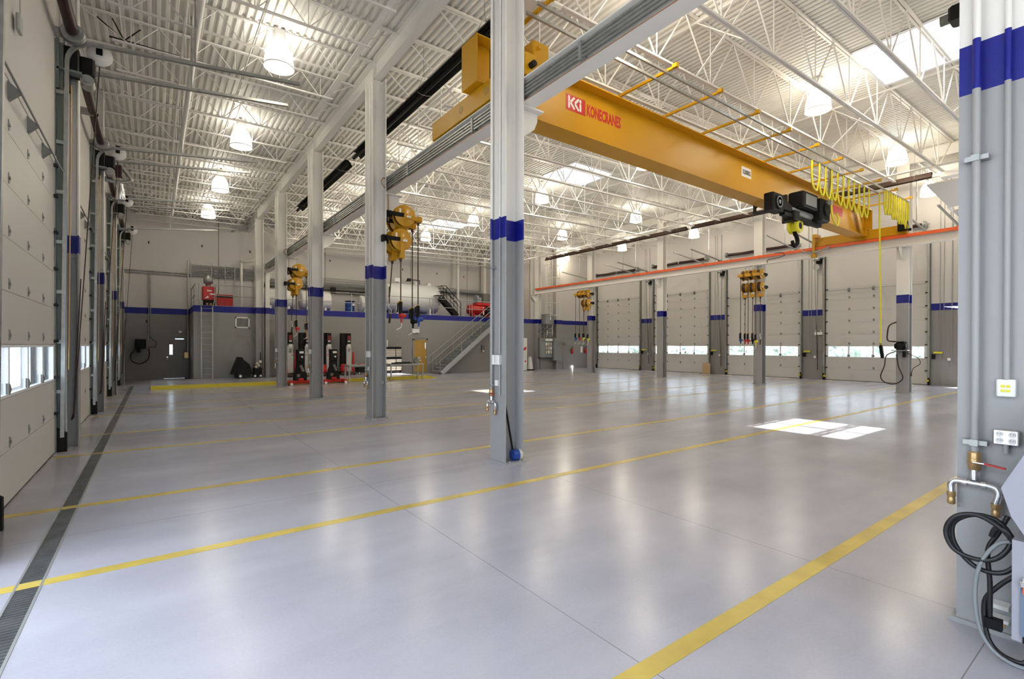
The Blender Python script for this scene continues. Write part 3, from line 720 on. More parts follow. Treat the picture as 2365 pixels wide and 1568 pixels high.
b.tube(spline([(15.6,6.8,5.30),(15.6,6.8,5.20),(15.70,6.8,5.12),(15.76,6.8,4.98),(15.66,6.8,4.85),(15.52,6.8,4.84),(15.42,6.8,4.96)],6),[.06]*30+[.05]*7,10); b.cyl((15.6,6.8,5.30),(15.6,6.8,5.40),.07,12); b.build('hook','black',h)
b=MB(); b.box((16.9,6.35,6.3),(16.96,6.41,7.28)); b.box((16.86,6.3,6.2),(17.0,6.7,6.3)); b.build('tow_arm','galv',h)
b=MB(); b.tube(spline([(16.93,6.35,7.1),(16.98,6.33,6.6),(16.95,6.33,6.1),(17.1,6.33,5.75),(17.4,6.33,5.62),(17.55,6.35,5.85),(17.5,6.40,6.05)],6),.028,6); b.build('supply_cable','cable',h)

# festoon cable and pendant
f=thing('festoon_cable','yellow festoon power cable hanging in loops from the crane track','cable',(19,6.2,6.3))
def loop(x0,x1,y,zt,zb,r=.028):
    w=(x1-x0); pts=[]
    for k in range(13):
        u=k/12; e=abs(2*u-1); pts.append((x0+w*(.5+.5*math.copysign(e**.45,2*u-1)),y+.015*math.sin(k),zb+(zt-zb)*(e**2.6)))
    return MB().tube(pts,r,6)
xs=[15.45]+[15.52+.44*k for k in range(1,11)]
for k in range(10):
    loop(xs[k]+.05,xs[k+1]+.02,6.30,7.25,6.36-.02*k+(.06 if k%3==0 else 0)).build('cable_loop','cable',f)
    b=MB(); b.cbox((xs[k+1]+.035,6.30,7.235),(.07,.05,.05)); b.build('cable_carrier','dark',f)
for k in range(11):
    x=20.55+.235*k; loop(x,x+.15+.04*(k%2),6.02,7.25,6.42-.02*k+.05*(k%3),.027).build('cable_loop','cable',f)
p_=thing('pendant_control','yellow corded crane pendant with yellow and black handset, hanging before the right door','pendant',(20.8,6.2,1.3))
b=MB(); b.tube(spline([(20.78,6.25,7.24),(20.76,6.22,5.5),(20.80,6.2,3.2),(20.82,6.2,2.2),(20.80,6.2,1.86)],6),.026,8); b.build('cord','cable',p_)
b=MB(); b.T=Matrix.Translation((20.82,6.2,1.86))@Matrix.Rotation(math.radians(-24),4,'Y'); b.bbox((-.055,-.05,-.50),(.055,.05,-.03),.02); b.cyl((0,0,-.03),(0,0,.06),.03,8); b.build('handset','black',p_)
b=MB(); b.T=Matrix.Translation((20.82,6.2,1.86))@Matrix.Rotation(math.radians(-24),4,'Y'); b.bbox((.04,-.045,-.40),(.085,.045,-.05),.012); b.build('handset_cover','cable',p_)

# ================================================================== RADIANT HEATERS
def heater(x,z,y0,y1,label,m,w,burn=None):
    t=thing('radiant_heater',label,'heater',(x,(y0+y1)/2,z),'tube heaters')
    b=MB(); pr=[(-w,-.10),(-w*.62,.02),(-w*.3,.09),(w*.3,.09),(w*.62,.02),(w,-.10),(w*.55,-.0),(w*.27,.07),(-w*.27,.07),(-w*.55,-.0)]
    b.prism([(x+u,z+v) for u,v in pr],y0,y1,'y'); b.build('reflector',m,t)
    b=MB(); b.cyl((x,y0-.1,z-.07),(x,y1+.1,z-.07),.055,10); b.build('heat_tube',m,t)
    yy=y0+.5; b=MB()
    while yy<y1:
        for s in (-1,1): b.tube([(x+s*w*.8,yy,z-.04),(x,yy,z+.35),(x,yy,zd(x))],.006,4,caps=False)
        b.tube([(x-w*.9,yy,z-.1),(x-.06,yy,z-.13),(x+.06,yy,z-.13),(x+w*.9,yy,z-.1)],.008,4); yy+=2.6
    b.build('suspension_wire','galv',t)
    if burn is not None:
        b=MB(); b.bbox((x-.17,burn-.35,z-.22),(x+.17,burn+.35,z+.18),.02); b.cyl((x,burn+.35,z-.07),(x,y0,z-.07),.07,10); b.build('burner_box','plate',t)
    return t
heater(5.12,7.82,7.35,15.3,'long black tube heater hung beside the left columns, nearer piece','black',.19,6.7)
heater(5.12,7.82,16.1,22.8,'black tube heater beside the left columns, farther piece','black',.19)
heater(22.55,7.98,5.2,14.8,'dark tube heater beside the right columns, nearer piece','brown',.11,4.6)
heater(22.55,7.98,15.2,26.5,'dark tube heater beside the right columns, farther piece','brown',.11)
run('gas_pipe',[(5.42,6,7.62),(5.42,23,7.62)],.022,'white','pale pipe running just below the left black heater','pipe')

# ================================================================== HOSE REELS
def reel(x,y,z,s,out,zb,noz,label,group,dxh=0.,R=.28):
    """s: +1 mounted to a column on its -X side; out 'side' or 'down'"""
    t=thing('hose_reel',label,'hose reel',(x,y,z),group)
    b=MB()
    b.lathe((x,y-.105,z),[(.04,-.03),(.09,-.03),(.10,0),(R*.93,0),(R,.008),(R,.016),(R*.9,.02),(R*.9,.028)],28,axis='y')
    b.lathe((x,y+.105,z),[(R*.9,-.028),(R*.9,-.02),(R,-.016),(R,-.008),(R*.93,0),(.10,0)],28,axis='y'); b.build('drum_flanges','reel',t)
    b=MB(); b.cyl((x,y-.09,z),(x,y+.09,z),R*.84,24); b.build('wound_hose','brown',t)
    b=MB(); b.box((x-s*.34,y-.07,z-.08),(x-s*.48,y+.07,z+.08)); b.box((x-s*.05,y-.14,z-.05),(x-s*.42,y-.115,z+.05)); b.box((x-s*.05,y+.115,z-.05),(x-s*.42,y+.14,z+.05)); b.build('mounting_bracket','black',t)
    if out=='side': tip=Vector((x+s*.40,y,z-.06)); a=Vector((x+s*.05,y,z))
    else: tip=Vector((x+s*.02,y,z-.42)); a=Vector((x,y,z-.05))
    b=MB()
    for e in (-.125,.125): b.bar((a.x,y+e,a.z),(tip.x-(s*.06 if out=='side' else 0),y+e,tip.z+(.06 if out=='down' else 0)),.012,.11,up=(0,1,0) if False else (0,0,1))
    b.bbox((tip.x-.07,y-.13,tip.z-.05),(tip.x+.07,y+.13,tip.z+.09),.02); b.build('guide_arm','reel',t)
    b=MB(); b.cbox((x+s*.08,y-.138,z-.02),(.12,.004,.05)); b.cbox((x-s*.14,y-.108,z+.10),(.05,.004,.12)); b.build('label','sign',t)
    hx=tip.x+dxh
    b=MB(); b.cyl((tip.x,y,tip.z-.12),(tip.x,y,tip.z-.04),.035,8)
    b.tube(spline([(tip.x,y,tip.z),(tip.x+dxh*.3,y,tip.z-.35),(hx,y,tip.z-1.0),(hx,y,(tip.z+zb)/2),(hx,y,zb+.30)],6),.015,6); b.build('hose','brown',t)
    n=MB()
    if noz=='cord':
        n.tube(spline([(hx,y,zb+.3),(hx-.02,y,zb+.2),(hx+.05,y,zb+.12),(hx+.04,y,zb+.02)],5),.011,5,0); n.cyl((hx+.03,y,zb+.02),(hx,y,zb-.22),.03,8,1); n.build('air_coupler',['sign','brown'],t)
    else:
        n.bbox((hx-.05,y-.03,zb+.02),(hx+.04,y+.03,zb+.34),.015,0); n.bar((hx-.09,y,zb+.06),(hx-.075,y,zb+.30),.03,.025,0); n.bar((hx-.09,y,zb+.30),(hx-.0,y,zb+.36),.03,.03,3)
        n.sphere((hx+.02,y,zb-.02),.075,1,6); n.cyl((hx+.02,y,zb-.06),(hx+.02,y,zb-.2),.035,8,1,.025); n.cyl((hx+.02,y-.02,zb-.02),(hx+.12,y-.02,zb-.02),.05,8,1)
        n.tube(spline([(hx+.02,y,zb-.18),(hx+.02,y,zb-.28),(hx-.03,y,zb-.34),(hx-.12,y,zb-.38)],4),.010,6,2); n.build('control_handle',['black',noz,'sign','reel'],t)
    return t
y=cy(2)
reel(5.17,y-.13,5.12,1,'side',2.52,'blue','front upper yellow hose reel on the second full column, blue handle','hose reels on the left column')
reel(5.17,y+.22,5.02,1,'side',2.48,'black','rear upper yellow hose reel on the second full column, black handle','hose reels on the left column',-.0)
reel(5.07,y-.13,4.50,1,'down',2.60,'red','front lower yellow hose reel on the second full column, red handle','hose reels on the left column')
reel(4.98,y+.20,4.48,1,'down',2.62,'cord','rear lower yellow hose reel on the second full column, plain hose end','hose reels on the left column',-.08)
y=cy(4)
reel(5.17,y-.13,5.12,1,'side',2.50,'blue','upper front hose reel on the fourth full column, over the lift posts','hose reels on the fourth column')
reel(5.17,y+.22,5.02,1,'side',2.48,'brass','upper rear hose reel on the fourth full column, brass nozzle','hose reels on the fourth column')
reel(5.05,y-.13,4.50,1,'down',2.58,'red','lower front hose reel on the fourth full column, red handle','hose reels on the fourth column')
reel(4.98,y+.20,4.48,1,'down',2.60,'cord','lower rear hose reel on the fourth full column, plain hose end','hose reels on the fourth column',-.06)
y=cy(2)
for k,(dy,nz) in enumerate(((-.36,'cable'),(0.0,'red'),(.36,'blue'))):
    w=['nearest','middle','farthest'][k]
    reel(22.80,y+dy,5.16,-1,'side',2.05+.03*k,nz,'upper hose reel of the right cluster of six, %s of three'%w,'hose reels on the right column',.0,.25)
    reel(22.85,y+dy,4.58,-1,'down',2.10,['cord','black','red'][k],'lower hose reel of the right cluster of six, %s of three'%w,'hose reels on the right column',-.02,.25)
y=cy(4)
for k,(dy,nz) in enumerate(((-.36,'cable'),(0.0,'red'),(.36,'blue'))):
    w=['nearest','middle','farthest'][k]
    reel(22.80,y+dy,5.20,-1,'side',2.30,nz,'upper hose reel on the farthest right column, %s of three'%w,'hose reels on the far right column',.0,.25)
    if k<2: reel(22.85,y+dy,4.60,-1,'down',2.25,['cable','blue'][k],'lower hose reel on the farthest right column, %s of two'%['nearer','farther'][k],'hose reels on the far right column',-.02,.25)
# copper feed pipes at the reels
for (i,sx,x0) in ((2,1,4.70),(4,1,4.70)):
    y=cy(i)-.12
    run('supply_pipe',spline([(x0+.06,y,4.95),(x0+.06,y,5.55),(x0+.02,y,5.72),(x0-.10,y-.1,5.75),(x0-.16,y-.1,5.86),(x0-.10,y-.1,5.97),(x0+.02,y,5.95)],5),.014,'copper','bent copper feed pipe above the hose reels of the %s full column'%('second' if i==2 else 'fourth'),'pipe')
for k in range(6):
    y=cy(2)-.42+.17*k
    run('supply_pipe',[(22.95,y,5.0),(22.95,y,5.52),(23.10,y,5.60)],.013,'galv','thin feed pipes rising above the six right hose reels','pipe',6,'feed pipes above the right reels')

# ================================================================== COLUMN FITTINGS
F0=XL-.18
def conduit(x,y,z0,z1,r,label,group=None,m='col'): return run('conduit',[(x,y,z0),(x,y,z1)],r,m,label,'conduit',10,group)
def airdrop(y,z,label,group,full=True,k=1.):
    """air line drop on the -X face of a left column: pipe, ball valve with red lever, tee, two couplers"""
    x=F0-.055; t=thing('air_drop',label,'air line',(x,y,z),group)
    b=MB(); b.tube([(x,y,z+.10),(x,y,8.3)],.021,12); b.build('pipe','col',t)
    b=MB(); b.lathe((x,y,z+.055),[(.026,-.06),(.033,-.055),(.033,.05),(.028,.056)],12); b.sphere((x,y,z+.05),.037,0,6); b.build('valve_body','brass',t)
    b=MB(); b.bar((x-.042,y,z+.05),(x-.045,y-.06,z+.048),.022,.006,1); b.bar((x-.045,y-.055,z+.048),(x-.05,y-.15,z+.036),.024,.010,0); b.build('valve_lever',['red','alu'],t)
    b=MB(); b.tube([(x,y,z),(x,y,z-.07)],.022,12); b.lathe((x,y,z-.03),[(.027,-.02),(.027,.02)],12)
    b.tube(spline([(x,y-.10,z-.20),(x,y-.112,z-.13),(x,y-.085,z-.10),(x,y,z-.095),(x,y+.085,z-.095),(x,y+.112,z-.12),(x,y+.112,z-.17)],6),.02,10)
    for e in (-.045,.045): b.lathe((x,y+e-.012,z-.095),[(.027,0),(.027,.024)],12,axis='y')
    b.build('tee_fitting','alu',t)
    for e,q in ((.112,-.17),(-.10,-.20)):
        b=MB(); b.lathe((x,y+e,z+q),[(.016,-.085),(.022,-.08),(.022,-.045),(.017,-.04),(.024,-.03),(.024,0)],12); b.build('coupler','brass',t)
    b=MB(); b.box((x-.012,y-.06,z+.155),(F0,y+.055,z+.185)); b.box((x-.03,y-.02,z+.15),(x-.012,y+.02,z+.19)); b.build('pipe_clamp','galv',t)
    b=MB(); b.box((x-.012,y-.06,3.02),(F0,y+.055,3.05)); b.box((x-.03,y-.02,3.015),(x-.012,y+.02,3.055)); b.build('pipe_clamp','galv',t)
    return t
airdrop(cy(0)+.105,1.04,'air line with brass valve, red lever and two couplers on the right edge pillar','air drops on the left columns')
airdrop(cy(1)+.09,1.04,'air line with red valve and twin couplers on the lone central column','air drops on the left columns')
airdrop(cy(2)+.09,1.04,'air line low on the column with four hose reels','air drops on the left columns')
airdrop(cy(3)+.09,1.04,'air line low on the third full column','air drops on the left columns')
airdrop(cy(4)+.09,1.04,'air line low on the fourth full column beside the lifts','air drops on the left columns')
conduit(F0-.035,cy(0)-.035,1.62,8.2,.017,'grey conduit running down the right edge pillar to the data box')
conduit(F0-.03,cy(0)-.035,1.16,1.22,.014,'short conduit under the four-outlet box on the right edge pillar')
t=thing('data_box','white data outlet box with yellow jacks on the right edge pillar','outlet box',(F0-.02,cy(0)-.035,1.51))
MB().bbox((F0-.05,cy(0)-.076,1.515),(F0,cy(0)+.008,1.622),.006).build('cover','sign',t)
b=MB()
for e in (-.012,.012):
    for q in (-.016,.012): b.cbox((F0-.052,cy(0)-.034+e,1.568+q),(.006,.018,.016))
b.build('jack','cable',t)
t=thing('outlet_box','galvanised box with four outlets on the right edge pillar','outlet box',(F0-.02,cy(0)-.03,1.21))
MB().bbox((F0-.05,cy(0)-.093,1.215),(F0,cy(0)+.022,1.305),.005).build('cover','alu',t)
for e in (-.028,.028):
    for q in (-.02,.02):
        b=MB(); b.cyl((F0-.056,cy(0)-.036+e,1.26+q),(F0-.05,cy(0)-.036+e,1.26+q),.017,14,0)
        for u in (-.006,.006): b.cbox((F0-.057,cy(0)-.036+e+u,1.264+q),(.003,.002,.007),1)
        b.build('socket',['plate','dark'],t)
for i,w in ((1,'lone central column'),(2,'column with four hose reels'),(3,'third full column'),(4,'fourth full column')):
    conduit(F0-.03,cy(i)-.10,1.05,8.2,.013,'thin conduit down the left face of the %s'%w)
    t=thing('outlet_box','pair of white outlet boxes on the left face of the %s'%w,'outlet box',(F0-.03,cy(i)-.02,1.5),'outlet boxes on the left columns')
    for e,q in ((.07,1.53),(-.06,1.53)): MB().bbox((F0-.06,cy(i)+e-.05,q),(F0,cy(i)+e+.05,q+.15),.008).build('cover','sign',t)
    b=MB(); b.bbox((F0-.045,cy(i)-.06,1.20),(F0,cy(i)+.02,1.29),.006); b.build('receptacle','sign',t)
t=thing('tie_down_reel','blue and tan winch strap roll resting at the foot of the central column','strap roll',(XL+.10,cy(1)-.10,.03))
b=MB(); b.cyl((XL+.02,cy(1)-.12,.115),(XL+.12,cy(1)-.13,.115),.085,20,0); b.build('strap_coil','blue',t)
b=MB(); b.cyl((XL+.12,cy(1)-.13,.115),(XL+.17,cy(1)-.135,.115),.085,20,0); b.build('hub_plate','cream',t)
run('leaning_bar',[(XL+.08,cy(1)-.09,.03),(XL-.10,cy(1)-.07,1.0)],.016,'black','dark slim bar leaning inside the foot of the central column','bar')
o=MB().bbox((XL+.03,cy(2)-.202,.85),(XL+.12,cy(2)-.198+.0,.95),.002).build('box_cover','panelg'); tag(o,'small grey cover plate with a knockout on the second full column','plate')

# pump and hose on the first visible right column
y=cy(1); x=XR-.18
t=thing('grease_pump','black and red wall pump with a long looped hose on the right row column','pump',(x,y,1.6))
b=MB(); b.bbox((x-.24,y-.10,1.66),(x,y+.16,1.98),.06); b.cyl((x-.13,y-.16,1.82),(x-.13,y+.20,1.82),.10,14); b.box((x-.28,y-.13,1.97),(x,y+.2,2.0)); b.cyl((x-.15,y-.10,1.62),(x-.15,y-.10,1.40),.06,10); b.build('pump_body','black',t)
b=MB(); b.tube(spline([(x-.05,y+.18,2.75),(x-.2,y+.36,2.62),(x-.2,y+.42,2.3),(x-.2,y+.40,2.04),(x-.15,y+.18,2.0)],5),.025,8); b.build('suction_pipe','maroon',t)
b=MB(); b.tube(spline([(x-.2,y+.15,1.62),(x-.24,y+.44,1.45),(x-.24,y+.5,1.05),(x-.24,y+.62,.65),(x-.24,y+.5,.42),(x-.24,y+.18,.36),(x-.24,y-.08,.60),(x-.22,y+.06,1.05),(x-.2,y+.12,1.5)],7),.02,8); b.build('delivery_hose','maroon',t)
b=MB(); b.tube(spline([(x-.1,y-.10,1.6),(x-.1,y-.28,1.50),(x-.1,y-.52,1.35),(x-.1,y-.56,1.15),(x-.1,y-.36,.98),(x-.1,y-.3,.72)],6),.013,6); b.cyl((x-.1,y-.3,.80),(x-.1,y-.3,.68),.03,8); b.build('air_hose','brown',t)
b=MB(); b.cbox((x-.16,y+.02,1.66),(.3,.5,.03)); b.build('bracket','galv',t)

# ================================================================== MEZZANINE
MY=28.75; MZ=3.80
b=MB(); b.box((1.6,MY,0),(25.85,MY+.2,MZ)); b.box((1.6,MY+.2,0),(1.8,WB,MZ)); b.box((1.8,MY+.2,3.58),(25.85,WB,MZ-.001)); b.box((1.59,MY-.012,MZ),(25.19,MY+.2,MZ+.012))
struct(b.build('wall_mezzanine','wall'),'grey block wall below the mezzanine with a blue band on top','wall')
b=MB(); b.box((25.2,MY-.35,0),(25.85,MY+.2,9.3)); b.box((25.85,MY,0),(WR,MY+.2,9.4)); struct(b.build('wall_corner','wall'),'corner wall beside the farthest right door with a blue band','wall')
b=MB(); b.box((20.75,30.0,MZ),(21.6,30.2,9.1)); b.box((21.6,30.0,6.1),(23.1,30.2,9.2)); b.box((21.6,30.0,MZ),(23.1,30.2,4.0)); b.box((23.0,MY+.2,MZ),(23.12,30.1,9.2)); b.box((23.0,MY+.05,MZ+.02),(25.19,MY+.25,9.2)); b.box((20.75,30.2,MZ),(20.95,WB,9.1)); struct(b.build('wall_loft','wall'),'white loft wall at the right end of the mezzanine','wall')
b=MB(); b.box((21.6,30.14,4.0),(23.0,30.18,6.1)); b.box((22.2,30.10,4.0),(22.28,30.15,6.1)); tag(b.build('loft_panel','tan'),'tan panel in the loft wall at the right end of the mezzanine','panel')
# guard rail
t=thing('guard_rail','thin grey two-bar guard rail along the mezzanine edge','railing',(11,MY+.06,MZ))
for x in [2.56,5.0,7.3,9.45,11.56,11.78,14.55,14.8,17.6,17.8]: 
    b=MB(); b.cyl((x,MY+.06,MZ),(x,MY+.06,4.90),.021,8); b.box((x-.06,MY+.0,MZ),(x+.06,MY+.12,MZ+.02)); b.build('post','steel',t)
for z in (4.33,4.88):
    b=MB(); b.cyl((2.56,MY+.06,z),(19.35,MY+.06,z),.020,8); b.build('rail','steel',t)
t=thing('guard_rail','grey guard rail at the left end of the mezzanine','railing',(1.68,30.5,MZ))
for yy in (MY+.06,30.2,31.7):
    b=MB(); b.cyl((1.68,yy,MZ),(1.68,yy,4.9),.021,8); b.build('post','steel',t)
for z in (4.33,4.88):
    b=MB(); b.cyl((1.68,MY+.06,z),(1.68,WB,z),.020,8); b.build('rail','steel',t)
# wall ladder
t=thing('wall_ladder','grey steel ladder fixed to the mezzanine wall below the red heater','ladder',(2.15,MY-.12,.1))
for x in (1.92,2.40):
    b=MB(); b.bar((x,MY-.12,.1),(x,MY-.12,3.72),.03,.05); b.tube([(x,MY-.12,3.72),(x+(-.09 if x<2 else .09),MY+.05,4.05),(x+(-.09 if x<2 else .09),MY+.05,4.9)],.018,8); b.build('side_rail','steel',t)
for k in range(12):
    b=MB(); b.cyl((1.92,MY-.12,.35+.3*k),(2.40,MY-.12,.35+.3*k),.011,6); b.build('rung','steel',t)
# louvre
t=thing('wall_louver','beige louvre in a white frame high on the mezzanine wall','vent',(3.74,MY-.02,2.7))
b=MB(); x0,x1,z0,z1=3.41,4.07,2.71,3.28
b.box((x0,MY-.04,z0),(x0+.06,MY,z1)); b.box((x1-.06,MY-.04,z0),(x1,MY,z1)); b.box((x0,MY-.04,z0),(x1,MY,z0+.06)); b.box((x0,MY-.04,z1-.06),(x1,MY,z1)); b.build('frame','plate',t)
b=MB()
for k in range(9): b.bar((x0+.06,MY-.015,z0+.09+.05*k),(x1-.06,MY-.015,z0+.09+.05*k),.03,.03)
b.build('slats','wall',t)
# red heater with vent
t=thing('waste_oil_heater','red box heater with a galvanised flue on the mezzanine edge','heater',(2.28,29.4,MZ))
MB().bbox((2.0,29.1,4.12),(2.58,29.7,4.80),.02).build('casing','red',t)
b=MB(); b.bbox((2.06,29.12,3.82),(2.54,29.65,4.12),.02); b.build('burner_base','black',t)
b=MB(); b.lathe((2.27,29.4,4.80),[(.12,0),(.12,.18),(.21,.18),(.21,.50),(.17,.52),(.17,.60),(.05,.62)],20); b.build('flue','galv',t)
b=MB(); b.box((2.20,29.095,4.55),(2.40,29.1,4.62)); b.box((2.32,29.095,4.38),(2.58,29.1,4.46)); b.build('warning_label','plate',t)
b=MB(); b.cyl((2.22,29.09,4.26),(2.22,29.1,4.26),.05,12); b.cyl((2.15,29.09,4.22),(2.15,29.1,4.22),.03,10); b.cyl((2.45,29.09,4.27),(2.45,29.1,4.27),.015,8); b.build('gauge','sign',t)
b=MB(); b.sphere((2.2,29.15,3.90),.07,0,6); b.sphere((2.36,29.15,3.90),.07,0,6); b.build('valve_group','brass',t)
t=thing('red_cabinet','low red two-door cabinet beside the red heater on the mezzanine','cabinet',(3.05,30.1,MZ))
MB().bbox((2.66,29.9,MZ+.01),(3.44,30.4,4.50),.02).build('body','red',t)
for x0,x1 in ((2.70,3.03),(3.06,3.40)): MB().bbox((x0,29.885,3.86),(x1,29.91,4.26),.01).build('door','red',t)
MB().box((2.68,29.88,4.34),(3.42,29.9,4.45)).build('dark_slot','dark',t)
# horizontal tanks
def tank(name,label,x0,x1,y,z,r,m='tankw',ext=()):
    t=thing(name,label,'tank',((x0+x1)/2,y,MZ),'white tanks on the mezzanine')
    b=MB(); b.lathe((x0,y,z),[(.02,-.18*r),(r*.55,-.14*r),(r*.85,-.06*r),(r*.97,-.015),(r,.02),(r,x1-x0-.02),(r*.97,x1-x0+.015),(r*.85,x1-x0+.06*r),(r*.55,x1-x0+.14*r),(.02,x1-x0+.18*r)],36,axis='x'); b.build('shell',m,t)
    for x in (x0+.18*(x1-x0),x1-.18*(x1-x0)):
        b=MB(); b.prism([(y-r*.75,MZ),(y+r*.75,MZ),(y+r*.7,z-r*.62),(y,z-r*.97),(y-r*.7,z-r*.62)],x-.06,x+.06,'x'); b.build('saddle','plate',t)
    return t
bt=tank('storage_tank','large white horizontal tank in the middle of the mezzanine',12.1,15.75,30.5,4.97,.96)
b=MB(); b.cyl((13.1,30.5,5.9),(13.1,30.5,6.1),.12,12); b.cyl((14.4,30.5,5.9),(14.4,30.5,6.06),.14,12); b.box((15.2,30.4,5.9),(15.45,30.6,6.08)); b.build('nozzle','plate',bt)
b=MB(); b.tube([(13.6,30.4,6.1),(14.0,30.4,6.22),(14.6,30.4,6.22),(14.6,30.4,5.95)],.03,8); b.bbox((13.7,30.3,6.1),(13.95,30.5,6.3),.03); b.tube([(14.1,30.4,5.9),(14.1,30.4,6.22)],.03,8); b.build('top_piping','black',bt)
b=MB(); b.bbox((12.75,30.2,6.0),(13.15,30.3,6.24),.01); b.build('pipe_support','plate',bt)
t1=tank('oil_tank','small white tank behind the third full column, left pair on the mezzanine',6.95,8.55,30.3,4.46,.58)
b=MB(); b.bbox((8.0,30.2,5.05),(8.25,30.45,5.4),.03); b.bbox((8.7,30.3,5.0),(9.0,30.6,5.35),.04); b.tube(spline([(7.2,30.3,5.05),(7.3,30.3,5.3),(7.7,30.3,5.28),(8.05,30.3,5.3)],5),.03,8); b.build('transfer_pump','black',t1)
t2=tank('oil_tank','small white tank farthest left, seen beside the fourth full column',5.0,6.5,30.3,4.46,.58)
t3=tank('oil_tank','small white tank half hidden by the column with four reels',10.4,11.6,30.1,4.40,.52)
b=MB(); b.tube(spline([(9.7,30.0,4.95),(10.2,30.0,5.0),(10.6,30.0,5.12),(11.1,30.0,5.10),(11.2,30,4.9)],6),.022,8); b.build('suction_hose','black',t3)
t=thing('drum','blue drum with a black lid between the small tanks','drum',(9.8,30.2,MZ))
b=MB(); b.lathe((9.8,30.2,MZ),[(.28,0),(.285,.02),(.28,.2),(.29,.23),(.28,.26),(.28,.48),(.29,.51),(.28,.54),(.285,.68),(.28,.70)],24); b.build('body','blue',t)
b=MB(); b.lathe((9.8,30.2,MZ+.70),[(.30,0),(.30,.05),(.1,.07)],20); b.build('lid','black',t)
b=MB(); b.box((9.86,29.915,4.25),(10.0,29.925,4.38)); b.build('label','plate',t)
# black stairs beside the tank
t=thing('tank_steps','black steel steps climbing beside the large white tank','stairs',(16.2,29.2,MZ))
for yy in (28.98,29.46):
    b=MB(); b.bar((15.55,yy,5.02),(16.75,yy,MZ+.05),.05,.26); b.build('stringer','black',t)
    b=MB(); b.tube([(15.45,yy,5.80),(15.85,yy,5.80),(17.0,yy,4.72),(17.0,yy,MZ)],.022,8); b.tube([(15.5,yy,5.45),(15.85,yy,5.40),(17.0,yy,4.35)],.018,8); b.tube([(15.9,yy,5.78),(15.9,yy,4.8)],.02,8); b.tube([(16.45,yy,5.2),(16.45,yy,4.3)],.018,8); b.build('handrail','black',t)
for k in range(6):
    b=MB(); b.box((15.62+.2*k,29.0,4.93-.2*k),(15.87+.2*k,29.44,4.96-.2*k)); b.build('tread','panelg',t)
MB().box((15.15,28.98,5.12),(15.75,29.46,5.16)).build('platform','black',t)
# compressor
t=thing('air_compressor','red air compressor with dark motor at the right end of the mezzanine','compressor',(19,29.6,MZ))
b=MB(); b.lathe((18.05,29.6,4.36),[(.05,-.12),(.30,-.06),(.36,.02),(.36,1.65),(.30,1.73),(.05,1.8)],24,axis='x'); b.box((18.2,29.3,MZ),(18.35,29.9,4.1)); b.box((19.4,29.3,MZ),(19.55,29.9,4.1)); b.build('tank','red',t)
b=MB(); b.bbox((18.5,29.3,4.66),(19.9,29.9,4.86),.03); b.build('deck','red',t)
b=MB(); b.bbox((19.2,29.05,4.05),(19.75,29.25,4.5),.06); b.sphere((19.3,29.2,4.5),.12,0,6); b.sphere((19.65,29.15,4.4),.11,0,6); b.build('motor','black',t)
b=MB(); b.cyl((18.5,29.5,5.1),(18.62,29.5,5.1),.28,20); b.bbox((18.6,29.35,4.86),(18.95,29.75,5.25),.04); b.build('pump','panelg',t)
b=MB(); b.box((18.97,29.22,4.0),(19.07,29.24,4.3)); b.cyl((18.98,29.2,4.5),(18.98,29.24,4.5),.05,10); b.build('gauge','sign',t)
o=MB().bbox((19.95,30.7,4.9),(20.6,31.2,5.72),.02).build('control_cabinet','dgrey'); tag(o,'dark grey square cabinet above the red compressor','cabinet')
run('air_duct',[(16.4,31.9,5.86),(20.4,31.9,5.90)],.17,'panelg','grey horizontal duct on the far wall above the compressor','duct',16)
o=MB().box((20.55,31.55,5.7),(20.92,31.95,8.6)).build('riser_duct','white'); tag(o,'white square duct rising to the roof above the compressor','duct')
run('riser_pipe',[(18.34,31.7,MZ),(18.34,31.7,9.0)],.10,'white','thick white pipe rising from the mezzanine right of the black steps','pipe',14)
run('riser_pipe',spline([(4.1,31.9,MZ),(4.1,31.9,6.5),(4.15,31.8,6.62),(4.75,31.4,6.9),(4.8,31.4,9)],4),.075,'white','thick white pipe with an offset beside the last left column','pipe',12)
run('wall_pipe',[(4.9,32.2,6.5),(4.9,32.2,3.8)],.12,'white','pale pipe behind the last left column','pipe',12)
# pipe racks on the far wall
for k in range(9):
    z=5.66+.075*k; run('rack_pipe',[(1.68,32.12,z),(11.6 if k<3 else 4.95,32.12,z)],.027,'galv','grey pipe of the stacked bundle on the far wall, %s from the bottom'%ORD[k],'pipe',8,'stacked pipes on the far wall')
for j,x in enumerate((1.66,2.64,3.3,3.78)):
    o=MB().bar((x,32.04,5.3 if j else 3.8),(x,32.04,6.42),.03,.03).build('pipe_strut','steel'); tag(o,'upright strut across the stacked pipes, %s from the left'%ORD[j],'strut','struts on the pipe bundle')
for z,w in ((5.74,'upper'),(5.62,'lower')): run('wall_pipe',[(WL,32.22,z),(1.66,32.22,z)],.028,'galv','grey pipe on the back-left wall, %s of two'%w,'pipe',8)
for dx,w in ((0,'left'),(.07,'right')): run('drop_pipe',[(-.2+dx,32.24,5.7),(-.2+dx,32.24,2.0)],.025,'galv','grey drop pipe over the black wall reel, %s of two'%w,'pipe',8)
for k,(z,r) in enumerate(((5.55,.05),(5.42,.10),(5.25,.04))): run('dark_pipe',[(5.0,32.0,z),(16.0,32.0,z)],r,'dgrey','dark pipe along the far wall behind the tanks, %s from the top'%ORD[k],'pipe',10,'dark pipes behind the tanks')
for k,(z) in enumerate((5.95,6.1)): run('light_pipe',[(7.6,32.1,z),(13.5,32.1,z+.0)],.02,'galv','thin pale pipe above the tanks on the far wall, %s'%['lower','upper'][k],'pipe',8)
